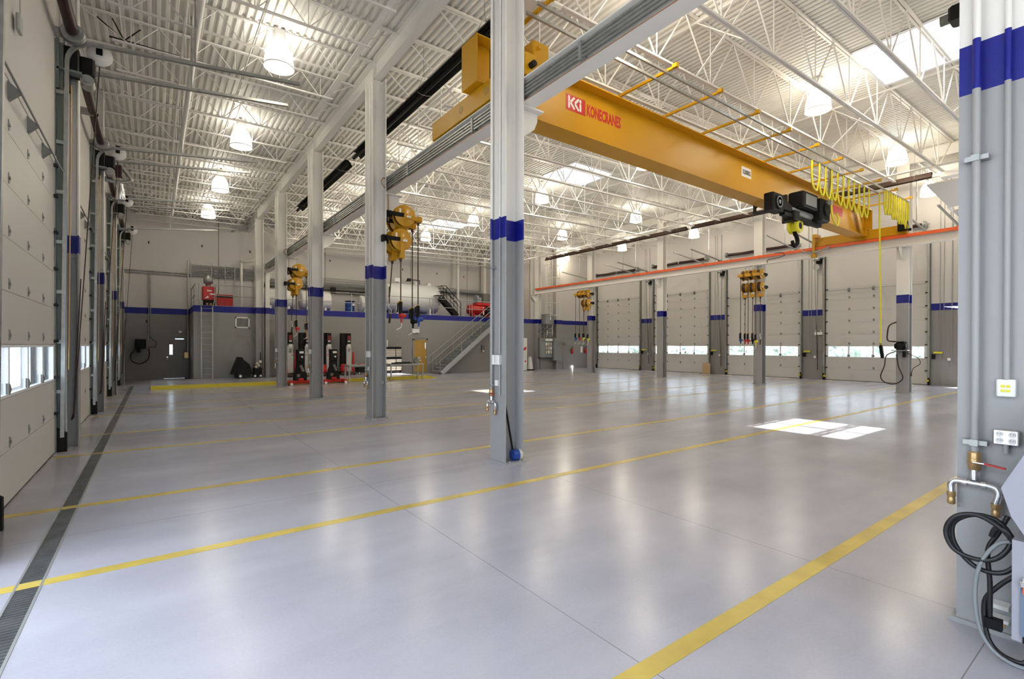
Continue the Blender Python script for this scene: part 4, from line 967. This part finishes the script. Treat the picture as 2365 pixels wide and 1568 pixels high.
# back left: reel, door
t=thing('wall_hose_reel','black wall pump with a loop of black hose on the back-left wall','hose reel',(-.55,32.2,1.6))
b=MB(); b.bbox((-.78,31.85,1.62),(-.32,32.28,2.12),.04); b.cyl((-.55,31.75,1.85),(-.55,31.86,1.85),.14,16); b.bbox((-.7,31.9,1.42),(-.55,32.2,1.62),.03); b.build('pump','black',t)
b=MB(); b.tube(spline([(-.75,31.9,1.6),(-.95,31.85,1.3),(-.9,31.85,1.0),(-.6,31.85,.84),(-.28,31.85,1.0),(-.18,31.85,1.3),(-.2,31.9,1.65)],7),.028,8); b.build('hose','rubber',t)
b=MB(); b.tube(spline([(-.16,32.2,2.3),(-.08,32.1,2.15),(.12,32.0,1.95),(.06,32.0,1.72),(-.2,32.0,1.7)],6),.012,6); b.build('control_cable','dark',t)
t=struct(thing('door_11','dark grey steel door with a bright slit window in the back-left wall','door',(.92,WB,0),kind='structure'))
b=MB(); b.box((.45,WB,0.01),(.70,WB+.05,2.1)); b.box((.84,WB,0.01),(1.38,WB+.05,2.1)); b.box((.70,WB,.01),(.84,WB+.05,1.30)); b.box((.70,WB,1.84),(.84,WB+.05,2.1)); b.build('leaf','wall',t)
b=MB(); b.box((.70,WB+.02,1.30),(.84,WB+.03,1.84)); b.build('window_pane','glass',t)
b=MB(); b.sphere((.60,WB-.05,1.05),.045,0,6); b.cyl((.60,WB-.05,1.16),(.60,WB,1.16),.03,10); b.build('knob','alu',t)
b=MB(); b.box((.95,WB-.05,2.12),(1.35,WB,2.18)); b.build('door_closer','alu',t)
o=MB().box((.45,WB-.03,.0),(1.38,WB+.1,.022)).build('door_sill','alu'); tag(o,'bright metal sill below the back-left door','sill')
o=MB().bbox((1.12,WB-.10,2.48),(1.28,WB,2.60),.015).build('wall_light','sign'); tag(o,'small white light fitting above the back-left door','light')
run('drop_pipe',[(1.50,31.6,6.4),(1.50,31.6,1.4)],.03,'galv','pale pipe at the left corner of the mezzanine','pipe',8)
o=MB().bbox((1.30,31.4,1.1),(1.55,31.7,1.45),.04).build('wall_valve','brass'); tag(o,'brass valve set in the dark corner left of the mezzanine','valve')
# things on the raised pad
P=.14
t=thing('floor_scrubber','floor machine under a black cover by the mezzanine wall','floor machine',(3.6,28.1,P))
b=MB(); pr=[(3.12,.22),(3.24,.60),(3.42,1.08),(3.60,1.06),(3.68,.92),(3.92,.72),(4.0,.5),(4.06,.20)]
b.prism([(x,z+P) for x,z in pr],27.75,28.35,'y'); b.build('cover','black',t)
for yy in (27.73,28.31):
    for x in (3.52,): b=MB(); b.lathe((x,yy,P+.12),[(.12,0),(.12,.06)],18,0,'y'); b.lathe((x,yy-.006,P+.12),[(.06,0),(.06,.01)],14,1,'y'); b.build('wheel',['rubber','sign'],t)
MB().box((3.3,27.85,P+.06),(4.0,28.25,P+.24)).build('chassis','dark',t)
t=thing('welding_cart','small dark cart of fittings beside the covered floor machine','cart',(4.33,28.1,P))
b=MB(); b.bbox((4.15,27.9,P+.08),(4.52,28.3,P+.5),.03); b.cyl((4.48,28.1,P+.3),(4.48,28.1,P+1.3),.02,8); b.build('body','black',t)
b=MB()
for k,(x,z) in enumerate(((4.25,.55),(4.38,.62),(4.3,.72),(4.45,.82))): b.sphere((x,27.95,P+z),.075,0,6)
b.build('fittings','cream',t)
for x in (4.2,4.46): b=MB(); b.lathe((x,27.86,P+.10),[(.10,0),(.10,.06)],16,0,'y'); b.lathe((x,27.85,P+.10),[(.05,0),(.05,.01)],12,1,'y'); b.build('wheel',['rubber','sign'],t)
# four mobile lift posts
def lift(x,y,label):
    t=thing('lift_post',label,'vehicle lift',(x,y,P),'black mobile lift posts')
    MB().box((x-.25,y-.10,P+.06),(x+.05,y+.30,P+2.36)).build('mast','black',t)
    b=MB(); b.prism([(x-.02,P+.18),(x+.25,P+.22),(x+.25,P+1.60),(x+.21,P+1.74),(x+.04,P+1.74),(x-.02,P+1.62)],y-.22,y+.1,'y'); b.build('cover','lift',t)
    MB().box((x+.0,y-.19,P+1.76),(x+.24,y+.1,P+2.36)).build('head','black',t)
    b=MB(); b.box((x+.05,y-.228,P+1.60),(x+.20,y-.224,P+1.72)); b.build('sticker','plate',t)
    b=MB()
    for k in range(3): b.box((x+.06,y-.226,P+1.44-.07*k),(x+.2-.03*k,y-.224,P+1.47-.07*k))
    b.build('printed_lines','dark',t)
    text('ARI',.16,frame3((x+.20,y-.193,P+1.96),(0,0,1),(-1,0,0)),'sign',t,'lettering',.001,.9,.008)
    b=MB(); b.box((x+.06,y-.197,P+1.86),(x+.2,y-.191,P+1.89)); b.box((x+.06,y-.197,P+1.91),(x+.2,y-.191,P+1.94)); b.build('logo_bar','plate',t)
    b=MB(); b.box((x+.05,y-.195,P+1.95),(x+.215,y-.190,P+2.22)); b.build('logo_panel','logodark',t)
    b=MB(); b.bbox((x-.40,y-.5,P+.18),(x-.06,y-.12,P+.46),.08); b.bbox((x-.34,y-.45,P+.44),(x-.10,y-.15,P+.62),.06); b.build('carriage','red',t)
    b=MB(); b.box((x-.45,y-.65,P+.05),(x+.35,y-.5,P+.17)); b.box((x-.45,y+.2,P+.05),(x+.35,y+.3,P+.17)); b.box((x-.3,y-.5,P+.03),(x+.2,y+.25,P+.1)); b.build('base','brown',t)
    b=MB()
    for e in (-.35,.28): b.lathe((x+e,y-.6,P+.07),[(.07,0),(.07,.05)],14,0,'y')
    b.build('caster','rubber',t)
    b=MB(); b.prism([(x+.33,P+.1),(x+.48,P+.1),(x+.44,P+1.30),(x+.37,P+1.30)],y-.1,y-.04,'y'); b.build('tow_bar','red',t)
    return t
for x,w in ((5.75,'left, partly hidden by the fourth full column'),(6.62,'second from the left'),(7.75,'right of the third full column'),(8.85,'rightmost, beside the work table')):
    lift(x,28.0,'black mobile lift post with grey cover, %s'%w)
def jack(x,y,label):
    t=thing('wheel_jack',label,'jack',(x,y,0),'dark jacks with red bases')
    b=MB(); b.bbox((x-.52,y-.12,.05),(x+.52,y+.10,.20),.03); b.bbox((x-.55,y-.45,.05),(x-.38,y+.4,.18),.03); b.bbox((x+.38,y-.45,.05),(x+.55,y+.4,.18),.03); b.bbox((x-.12,y-.2,.18),(x+.12,y+.1,.30),.02); b.build('base','red',t)
    b=MB(); b.prism([(x-.28,.2),(x+.28,.2),(x+.25,.50),(x+.16,.78),(x+.15,1.05),(x-.15,1.05),(x-.16,.78),(x-.25,.50)],y-.14,y+.16,'y'); b.build('body','black',t)
    b=MB(); b.bbox((x-.17,y-.18,1.05),(x+.17,y+.12,1.62),.03); b.build('control_head','black',t)
    b=MB(); b.box((x-.06,y-.185,1.44),(x+.12,y-.18,1.54)); b.cyl((x+.05,y-.19,1.28),(x+.05,y-.18,1.28),.045,12); b.build('display','plate',t)
    b=MB(); b.cyl((x-.36,y,1.36),(x+.36,y,1.36),.012,6); b.build('handle_bar','red',t)
    b=MB(); b.cyl((x+.1,y-.15,.6),(x-.02,y-.15,.9),.07,10); b.cyl((x-.1,y-.15,.42),(x-.1,y-.17,.42),.08,12); b.build('pump_unit','dgrey',t)
    b=MB()
    for e in (-.46,.46): b.lathe((x+e,y-.50,.06),[(.06,0),(.06,.06)],14,0,'y')
    b.build('caster','sign',t)
jack(5.48,24.0,'dark wheeled jack with red base before the kerb, left of the third full column')
jack(6.98,24.0,'dark wheeled jack with red base before the kerb, right of the third full column')
# work tables
def table(x0,x1,y0,y1,label):
    t=thing('work_table',label,'table',((x0+x1)/2,(y0+y1)/2,0),'grey steel work tables')
    MB().box((x0,y0,.80),(x1,y1,.86)).build('top','steel',t)
    for x in (x0+.04,x1-.04):
        for y in (y0+.04,y1-.04): MB().cbox((x,y,.4),(.06,.06,.8)).build('leg','steel',t)
    MB().box((x0+.05,y1-.08,.72),(x1-.05,y1-.03,.80)).build('apron','steel',t); return t
table(7.62,9.35,23.65,24.35,'grey steel work table left of the column with four reels'); table(9.75,11.6,23.65,24.35,'grey steel work table carrying a bench vise')
o=MB().box((9.95,23.8,.862),(11.0,24.05,.92)).box((10.1,23.85,.92),(10.9,23.95,.95)).build('steel_bar','black'); tag(o,'long black bar lying on the table with the vise','bar')
t=thing('bench_vise','grey-green bench vise on the right end of the work table','vise',(11.3,24.0,.86))
b=MB(); b.bbox((11.2,23.85,.862),(11.42,24.1,.94),.02); b.prism([(11.18,.94),(11.40,.94),(11.46,1.12),(11.36,1.16),(11.22,1.10)],23.9,24.05,'y'); b.build('body','dkangle',t)
b=MB(); b.bbox((11.33,23.86,1.1),(11.52,24.08,1.2),.02); b.build('jaw','galv',t)
b=MB(); b.cyl((11.44,23.97,1.03),(11.6,23.97,1.0),.02,8); b.cyl((11.58,23.97,.92),(11.58,23.97,1.1),.01,6); b.build('handle','alu',t)
t=thing('tool_chest','black roller tool chest with cream drawers behind the work table','tool chest',(11.6,28.1,P))
X0,X1,Y0,Y1=11.02,12.22,27.85,28.4
MB().bbox((X0,Y0,P+.12),(X1,Y1,P+.92),.015).build('cabinet','black',t); MB().bbox((X0+.02,Y0+.05,P+.92),(X1-.02,Y1,P+1.58),.015).build('top_box','black',t)
for z0,z1,n in ((P+.16,P+.84,6),(P+.98,P+1.46,5)):
    for k in range(n):
        h=(z1-z0)/n
        for xa,xb in ((X0+.14,X0+.78),(X0+.82,X1-.04)):
            d=MB().bbox((xa,Y0-.02 if z0<.5 else Y0+.03,z0+h*k+.012),(xb,Y0+.05,z0+h*(k+1)-.012),.006).build('drawer','cream',t)
for x in (X0+.1,X1-.1): b=MB(); b.lathe((x,Y0+.06,P+.06),[(.06,0),(.06,.05)],14,0,'y'); b.build('caster','rubber',t)
run('wall_conduit',[(11.62,MY-.03,2.15),(11.62,MY-.03,1.72)],.04,'sign','short white conduit on the wall above the tool chest','conduit',8)
t=thing('wheeled_dolly','dark low dolly with red parts under the left work table','dolly',(9.9,27.9,P))
MB().bbox((9.45,27.7,P+.12),(10.35,28.2,P+.5),.03).build('frame','black',t); b=MB(); b.bbox((9.55,27.65,P+.5),(9.8,27.9,P+.62),.02); b.build('red_part','red',t)
for x in (9.52,10.28): b=MB(); b.lathe((x,27.66,P+.08),[(.08,0),(.08,.06)],16,0,'y'); b.lathe((x,27.65,P+.08),[(.04,0),(.04,.01)],12,1,'y'); b.build('wheel',['rubber','sign'],t)
# tan door, exit sign, switch
t=struct(thing('door_12','tan steel door in the mezzanine wall left of the stairs','door',(13.85,MY,0),kind='structure'))
MB().box((13.42,MY-.03,.10),(14.28,MY,2.16)).build('leaf','tan',t)
b=MB(); b.box((13.32,MY-.05,0),(13.42,MY,2.24)); b.box((14.28,MY-.05,0),(14.38,MY,2.24)); b.box((13.32,MY-.05,2.16),(14.38,MY,2.24)); b.build('frame','wall',t)
b=MB(); b.cyl((14.2,MY-.1,1.05),(14.2,MY-.03,1.05),.035,10); b.box((14.16,MY-.05,1.6),(14.22,MY-.02,2.0)); b.build('handle','alu',t)
o=MB().bbox((13.25,MY-.12,2.62),(13.75,MY-.02,2.86),.01).build('exit_sign','sign'); tag(o,'white box sign over the tan door','sign')
o=MB().box((12.28,MY-.02,2.14),(13.30,MY,2.24)).build('door_header','wall'); tag(o,'grey header strip left of the tan door','header')
# stairs up to the mezzanine
t=thing('mezzanine_stairs','grey steel staircase rising right along the mezzanine wall','stairs',(16.7,28.1,0))
y0,y1=27.45,28.5; xa,xb=14.45,19.15; nst=20; rz=MZ/(nst); rx=(xb-xa)/(nst-1)
for yy in (y0,y1):
    b=MB(); b.bar((xa+.25,yy,.0+.05),(xb+.28,yy,MZ-.05),.05,.30); b.box((xb+.1,yy-.025,MZ-.3),(xb+.6,yy+.025,MZ)); b.build('stringer','steel',t)
for k in range(nst-1):
    b=MB(); z=rz*(k+1); x=xa+rx*k; b.box((x,y0+.03,z-.03),(x+rx+.03,y1-.03,z)); b.box((x,y0+.03,z-rz+.03),(x+.01,y1-.03,z-.03)); b.build('tread','panelg',t)
for yy in (y0,y1):
    b=MB()
    for h in (.95,.50): b.tube([(xa-.15,yy,h+.1),(xb,yy,MZ+h-.1),(xb+.6,yy,MZ+h-.1)],.019,8)
    b.tube([(xa-.15,yy,1.05),(xa-.15,yy,.6)],.019,8)
    for u in (.03,.36,.68,1.0): x=xa+u*(xb-xa); z=u*MZ; b.tube([(x,yy,z-.02),(x,yy,z+.98)],.019,8)
    b.build('handrail','steel',t)
b=MB(); b.box((xb+.1,y0-.03,MZ-.06),(xb+1.4,MY,MZ)); b.build('landing','steel',t)
o=MB().bbox((16.05,MY-.06,.62),(16.15,MY,.72),.01).build('wall_outlet','sign'); tag(o,'small white outlet on the wall under the stairs','outlet')
t=thing('wall_phone','grey wall device with a white dial under the stairs','wall device',(18.6,MY-.05,1.3)); MB().bbox((18.5,MY-.1,1.5),(18.75,MY,1.85),.02).build('case','dgrey',t); MB().sphere((18.62,MY-.1,1.42),.07,0,6).build('dial','sign',t)
# right end: cabinet, electrical gear, caged ladder
t=thing('white_cabinet','tall white cabinet with red marks beyond the central column','cabinet',(21.7,28.2,0))
MB().bbox((21.35,27.9,.03),(21.95,28.5,2.36),.02).build('body','plate',t)
b=MB(); b.prism([(21.62,1.45),(21.80,1.50),(21.88,1.68),(21.76,1.72),(21.60,1.58)],27.893,27.898,'y'); b.prism([(21.7,.62),(21.84,.62),(21.84,.72),(21.7,.72)],27.893,27.898,'y'); b.build('red_mark','logo',t)
t=thing('hand_truck','narrow tapered white stand on black wheels beside the white cabinet','stand',(22.25,27.9,0)); b=MB(); b.prism([(22.08,.08),(22.42,.08),(22.24,1.0),(22.12,1.0)],27.8,28.0,'y'); b.build('body','plate',t); b=MB(); b.bbox((22.0,27.75,0),(22.5,28.05,.09),.02); b.build('foot','black',t)
for x0,x1,z0,z1,w in ((23.42,23.95,.92,2.38,'left'),(24.80,25.30,.66,2.38,'right')):
    t=thing('electrical_panel','grey electrical panel in the far right corner, %s of the switch bank'%w,'electrical panel',((x0+x1)/2,MY-.4,z0),'electrical panels')
    MB().bbox((x0,MY-.55,z0),(x1,MY-.3 if x0>24.5 else MY,z1),.015).build('box','panelg',t); b=MB(); b.box((x0+.04,MY-.56,z0+.06),(x1-.04,MY-.55,z1-.06)); b.build('door','panelg',t)
    b=MB(); b.cyl((x0+.28,MY-.575,z1-.4),(x0+.28,MY-.56,z1-.4),.03,10); b.build('latch','alu',t)
t=thing('switch_bank','bank of white disconnect switches between two grey panels','switches',(24.35,MY-.3,.9)); MB().box((23.98,MY-.35,.9),(24.77,MY,2.38)).build('backboard','panelg',t)
b=MB(); b.bbox((24.0,MY-.45,2.16),(24.75,MY-.35,2.34),.02); b.build('header','sign',t)
for r in range(3):
    for c in range(3): MB().bbox((24.06+.24*c,MY-.44,1.80-.30*r),(24.22+.24*c,MY-.35,2.04-.30*r),.02).build('switch','cream' if (r+c)%3 else 'sign',t)
b=MB()
for x in (24.1,24.35,24.6): b.cyl((x,MY-.2,2.38),(x,MY-.2,3.6),.03,8)
b.build('conduit','galv',t)
t=thing('transformer','grey transformer box on a wall bracket in the far right corner','transformer',(23.9,28.2,3.4)); MB().bbox((23.72,27.85,3.42),(24.5,MY-.02,4.14),.03).build('case','panelg',t)
b=MB(); b.box((23.70,27.83,4.10),(24.52,MY,4.16)); b.box((23.70,27.83,3.38),(24.52,MY,3.42)); b.build('edge','dgrey',t)
for x in (23.8,24.4): b=MB(); b.bar((x,28.0,3.4),(x-.45,MY,2.6),.06,.06); b.build('bracket','dgrey',t)
b=MB(); b.box((24.06,27.845,3.75),(24.18,27.852,3.95)); b.build('label','plate',t)
t=thing('caged_ladder','white caged ladder rising in the far right corner','ladder',(24.5,28.3,3.8))
for x in (24.25,24.75):
    b=MB(); b.cyl((x,28.35,2.6),(x,28.35,8.7),.03,8); b.build('side_rail','white',t)
b=MB(); z=2.8
while z<8.6: b.cyl((24.25,28.35,z),(24.75,28.35,z),.014,6); z+=.3
b.build('rungs','white',t)
for z in (4.1,5.05,6.0,6.95,7.9):
    b=MB(); b.tube(spline([(23.98,28.35,z),(24.0,27.85,z),(24.5,27.55,z),(25.0,27.85,z),(25.02,28.35,z)],5),.022,6); b.build('cage_hoop','white',t)
b=MB()
for x,y in ((23.98,28.2),(24.05,27.75),(24.5,27.55),(24.95,27.75),(25.02,28.2)): b.cyl((x,y,3.9),(x,y,8.6),.02,6)
b.build('cage_bars','white',t)
run('riser_duct',[(22.7,31.2,6.2),(22.7,31.2,9.0)],.3,'white','round white duct above the loft wall','duct',16)
for x,w in ((27.1,'left'),(28.62,'right')):
    t=thing('fire_extinguisher','red fire extinguisher on the dark back-right wall, %s one'%w,'fire extinguisher',(x,MY-.1,1.2),'fire extinguishers')
    b=MB(); b.lathe((x,MY-.11,1.18),[(.03,0),(.085,.01),(.09,.05),(.09,.34),(.06,.40),(.03,.43)],16); b.build('cylinder','red',t)
    b=MB(); b.cyl((x,MY-.11,1.61),(x,MY-.11,1.68),.03,8); b.bar((x-.02,MY-.11,1.68),(x+.09,MY-.11,1.71),.03,.015); b.build('valve','black',t)
o=MB().bbox((28.1,MY-.1,1.25),(28.3,MY,1.75),.02).build('wall_switch','sign'); tag(o,'small white switch box between the two extinguishers','switch')
o=MB().sphere((27.2,MY-.06,.12),.05,0,6).build('night_light','bulb'); tag(o,'tiny bright light low on the back-right wall','light')
b=MB(); b.box((26.2,MY-.02,0),(27.9,MY-.003,2.35)); o=b.build('door_13','wall'); struct(o,'flush grey double door in the back-right wall','door')

# ================================================================== FOREGROUND MACHINE AND COIL
t=thing('steam_cleaner','lavender grey machine cabinet with a sloping hood at the right edge','machine',(4.0,.1,.15))
xf=3.83
b=MB(); b.prism([(.570,1.045),(.530,.90),(.475,.80),(.30,.76),(-.6,.76),(-.6,1.50),(.40,1.50),(.44,1.34)],xf-.05,xf+.40,'x'); b.build('hood','lav',t)
b=MB(); b.box((xf+.02,-.6,.20),(xf+.42,.535,.755)); b.build('cabinet_frame','lav',t)
b=MB(); b.box((xf+.005,-.6,.24),(xf+.02,.500,.50)); b.build('side_panel','slate',t)
b=MB(); b.bbox((xf-.02,-.6,.515),(xf+.02,.500,.545),.006); b.box((xf-.012,-.6,.545),(xf+.02,.49,.565)); b.build('handle_rail','alu',t)
b=MB(); b.box((xf-.016,-.6,.480),(xf+.019,.488,.515)); b.build('red_strip','orange',t)
b=MB(); b.box((xf+.0,-.6,.205),(xf+.40,.49,.24)); b.build('base_trim','black',t)
b=MB()
for yy in (.35,-.4): b.cyl((xf+.1,yy,.1),(xf+.1,yy-.05,.1),.1,16); b.box((xf+.08,yy-.04,.1),(xf+.12,yy-.0,.21))
b.build('caster','rubber',t)
CX=4.02
hz=lambda pts:[(CX+dx,y,z) for dx,y,z in pts]
t=thing('cable_coil','coil of thick black cable hung between the right edge pillar and the grey machine','cable',(CX,.72,.6))
b=MB(); b.tube(spline(hz([(-.02,.55,.70),(-.03,.60,.765),(-.03,.70,.815),(-.03,.80,.78),(-.03,.845,.68),(-.03,.81,.58),(-.02,.72,.545),(-.01,.63,.57),(0,.57,.66),(.01,.575,.74),(.02,.64,.80),(.02,.74,.795),(.02,.82,.72),(.02,.815,.60),(.02,.74,.50),(.02,.66,.475),(.02,.59,.50),(.03,.54,.56)]),7),.014,10); b.build('coil_turns','rubber',t)
b=MB(); b.tube(spline(hz([(0,.645,.70),(-.02,.62,.76),(-.03,.57,.75),(-.02,.53,.66)]),6),.014,10); b.build('tied_end','rubber',t)
b=MB(); b.tube(spline(hz([(.03,.58,.83),(.03,.62,.72),(.03,.665,.60),(.03,.655,.40),(.03,.655,.18)]),6),.013,8); b.tube(spline(hz([(.04,.54,.50),(.04,.62,.40),(.04,.68,.28),(.02,.665,.10),(.0,.62,.03),(-.02,.55,.015),(-.02,.50,.03),(.0,.47,.12)]),6),.013,8); b.build('hanging_leads','rubber',t)
b=MB(); b.tube(spline(hz([(0,.54,.70),(-.01,.62,.66),(-.02,.69,.52),(-.03,.71,.34),(-.04,.69,.16),(-.05,.64,.06),(-.06,.56,.015),(-.06,.45,.012),(-.06,.2,.012)]),7),.011,8); b.build('grey_lead','panelg',t)
b=MB(); b.box((CX+.0,.600,.145),(CX+.05,.675,.205)); b.build('plug_box','black',t)
t=thing('floor_outlet','floor outlet bracket with brass studs at the foot of the right edge pillar','outlet',(4.24,.64,.0))
for z0,z1 in ((.20,.225),(.12,.14)): MB().box((4.22,.60,z0),(4.31,.69,z1)).build('bracket','sign',t)
b=MB()
for e in (0,.03,.05): b.cyl((4.23,.62+e,.09),(4.23,.62+e,.12),.006,8)
b.build('stud','brass',t)
# dark flood camera head at the upper right
t=thing('heater_burner','dark burner head of the right heater line at the top right corner','heater',(12.4,2.4,8.4)); 
b=MB(); b.bbox((12.9,2.35,8.35),(13.3,2.75,8.65),.04); b.build('housing','black',t); b=MB(); b.cyl((13.1,2.75,8.5),(13.1,2.9,8.5),.1,16); b.build('intake','dgrey',t); b=MB(); b.cyl((13.1,2.55,8.65),(13.1,2.55,zd(13)),.02,8); b.build('hanger','galv',t)

# small fittings seen around the hall
tag(MB().ibeam((4.885,28.52,0.14),(4.885,28.52,5.80),.20,.16,.012,.01,0,(1,0,0)).build('wall_post','col'),'slim banded steel post standing right of the last left column','post')
t=thing('shaded_joist_bar','joist piece in shade under the left aisle roof, drawn as a dark forked bar','hanger',(0,13.42,8.3),)  # shade on a joist chord and its webs, put in as separate dark bars
MB().bar((-.75,13.42,8.38),(.62,13.42,8.38),.03,.03).build('bar','dark',t)
for q in ((-.95,8.72),(-.70,8.78),(-.22,8.72)):
    MB().bar((-.50,13.42,8.38),(q[0],13.42,q[1]),.022,.022).build('brace','dark',t)
t=thing('pull_handle','grey pull handle on a cord above the nearest shut left door','pull',(-1.28,8.2,5.6))
MB().tube([(-1.28,8.15,6.9),(-1.28,8.17,5.74)],.008,5).build('cord','steel',t)
MB().bbox((-1.31,8.10,5.56),(-1.27,8.28,5.76),.012).build('handle','steel',t)
t=thing('exhaust_drop','short galvanised exhaust pipe on a bracket high between left doors','exhaust pipe',(-.75,17.6,5.9))
MB().lathe((-.75,17.6,5.9),[(.10,0),(.115,.02),(.10,.30),(.075,.36),(.075,.46)],16).build('pipe','alu',t)
MB().tube(spline([(-1.25,17.6,6.42),(-.75,17.6,6.40),(-.52,17.6,6.48),(-.52,17.6,6.56),(-.80,17.6,6.95)],5),.045,10).build('support_arm','galv',t)
MB().bbox((-.86,17.5,6.55),(-.70,17.7,6.86),.02).build('motor','maroon',t)
t=thing('lamp_arm','silver tapered arm reaching past the right edge pillar below the blue band','arm',(28.3,5.7,3.5))
MB().tube([(29.3,5.45,3.50),(28.7,5.45,3.50),(28.3,5.7,3.53),(27.85,6.0,3.55)],[.02,.02,.05,.012],10).build('arm','alu',t)

# ================================================================== OUTSIDE
b=MB(); b.add([(-90,-60,-.06),(-1.65,-60,-.06),(-1.65,110,-.06),(-90,110,-.06)],[(0,1,2,3)]); b.add([(29.6,-60,-.06),(120,-60,-.06),(120,110,-.06),(29.6,110,-.06)],[(0,1,2,3)]); b.add([(-1.65,-60,-.06),(29.6,-60,-.06),(29.6,-8.5,-.06),(-1.65,-8.5,-.06)],[(0,1,2,3)]); b.add([(-1.65,32.6,-.06),(29.6,32.6,-.06),(29.6,110,-.06),(-1.65,110,-.06)],[(0,1,2,3)])
struct(b.build('ground','apron',origin=(0,0,-.06)),'bright concrete apron outside the doors','ground')
b=MB(); b.box((-30,-60,-.055),(-19,110,-.02)); b.box((-19.2,-60,-.05),(-18.9,110,.45)); struct(b.build('road','road'),'dark road beyond the apron on the left','road')
def treeline(name,x0,x1,y0,y1,h,n,label,lm):
    b=MB(); rnd=random.Random(n)
    cl=[(rnd.uniform(x0,x1),rnd.uniform(y0,y1),rnd.uniform(.6,h)) for _ in range(n//28)]
    for i in range(n):
        c=cl[i%len(cl)]; r=1.5
        p=Vector((c[0]+rnd.gauss(0,r*.6),c[1]+rnd.gauss(0,r*.6),max(.1,c[2]+rnd.gauss(0,r*.6))))
        u=Vector((rnd.gauss(0,1),rnd.gauss(0,1),rnd.gauss(0,1))).normalized(); w=u.orthogonal().normalized(); s=rnd.uniform(.16,.42)
        b.add([p-u*s-w*s*.6,p+u*s-w*s*.6,p+u*s+w*s*.6,p-u*s+w*s*.6],[(0,1,2,3)])
    for c in cl[:len(cl)//4]: b.tube([(c[0],c[1],0),(c[0],c[1],c[2])],[.16,.08],6,1)
    o=b.build(name,[lm,'trunk'],origin=((x0+x1)/2,(y0+y1)/2,0)); return tag(o,label,'trees',None,'stuff')
treeline('treeline',-44,-34,-5,75,9,9000,'leafy trees beyond the road, seen through the left door windows','leafd')
treeline('treeline',39,45,-8,60,1.3,6000,'leafy trees outside, seen through the right door windows','leaf')

# ================================================================== LIGHT, WORLD, CAMERA
w=bpy.data.worlds.new('sky'); SC.world=w; w.use_nodes=True
bg=w.node_tree.nodes['Background']; bg.inputs[0].default_value=(.74,.86,1.,1); bg.inputs[1].default_value=5.2
su=bpy.data.lights.new('sun','SUN'); su.energy=14.; su.angle=.009; su.color=(1.,.95,.88)
so=bpy.data.objects.new('sun',su); COL.objects.link(so); d=Vector((-3.2,1.0,-9.3)); so.rotation_euler=d.to_track_quat('-Z','Y').to_euler()

F_,CX_,CY_,YAW,PIT,ROL=1125.95,1178.67,802.24,.631834,-.004299,.001507
f=Vector((math.sin(YAW)*math.cos(PIT),math.cos(YAW)*math.cos(PIT),math.sin(PIT))); r=Vector((math.cos(YAW),-math.sin(YAW),0)); u=r.cross(f)
r2=r*math.cos(ROL)+u*math.sin(ROL); u2=-r*math.sin(ROL)+u*math.cos(ROL)
cam=bpy.data.cameras.new('camera'); co=bpy.data.objects.new('camera',cam); COL.objects.link(co)
m=Matrix((r2,u2,-f)).transposed().to_4x4(); m.translation=Vector((0,0,1.83)); co.matrix_world=m
cam.sensor_width=36; cam.sensor_fit='HORIZONTAL'; cam.lens=F_/2365*36
cam.shift_x=(1182.5-CX_)/2365; cam.shift_y=(CY_-784)/2365; cam.clip_end=400; cam.clip_start=.05
SC.camera=co
SC.view_settings.view_transform='Standard'; SC.view_settings.look='None'; SC.view_settings.gamma=1; SC.view_settings.exposure=.14
SC.cycles.use_denoising=True
SC.cycles.use_adaptive_sampling=True; SC.cycles.adaptive_threshold=.10; SC.cycles.adaptive_min_samples=12
SC.cycles.max_bounces=6; SC.cycles.diffuse_bounces=4; SC.cycles.transmission_bounces=2; SC.cycles.glossy_bounces=2; SC.cycles.transparent_max_bounces=12
SC.cycles.sample_clamp_direct=12.; SC.cycles.sample_clamp_indirect=4.; SC.cycles.caustics_reflective=False; SC.cycles.caustics_refractive=False
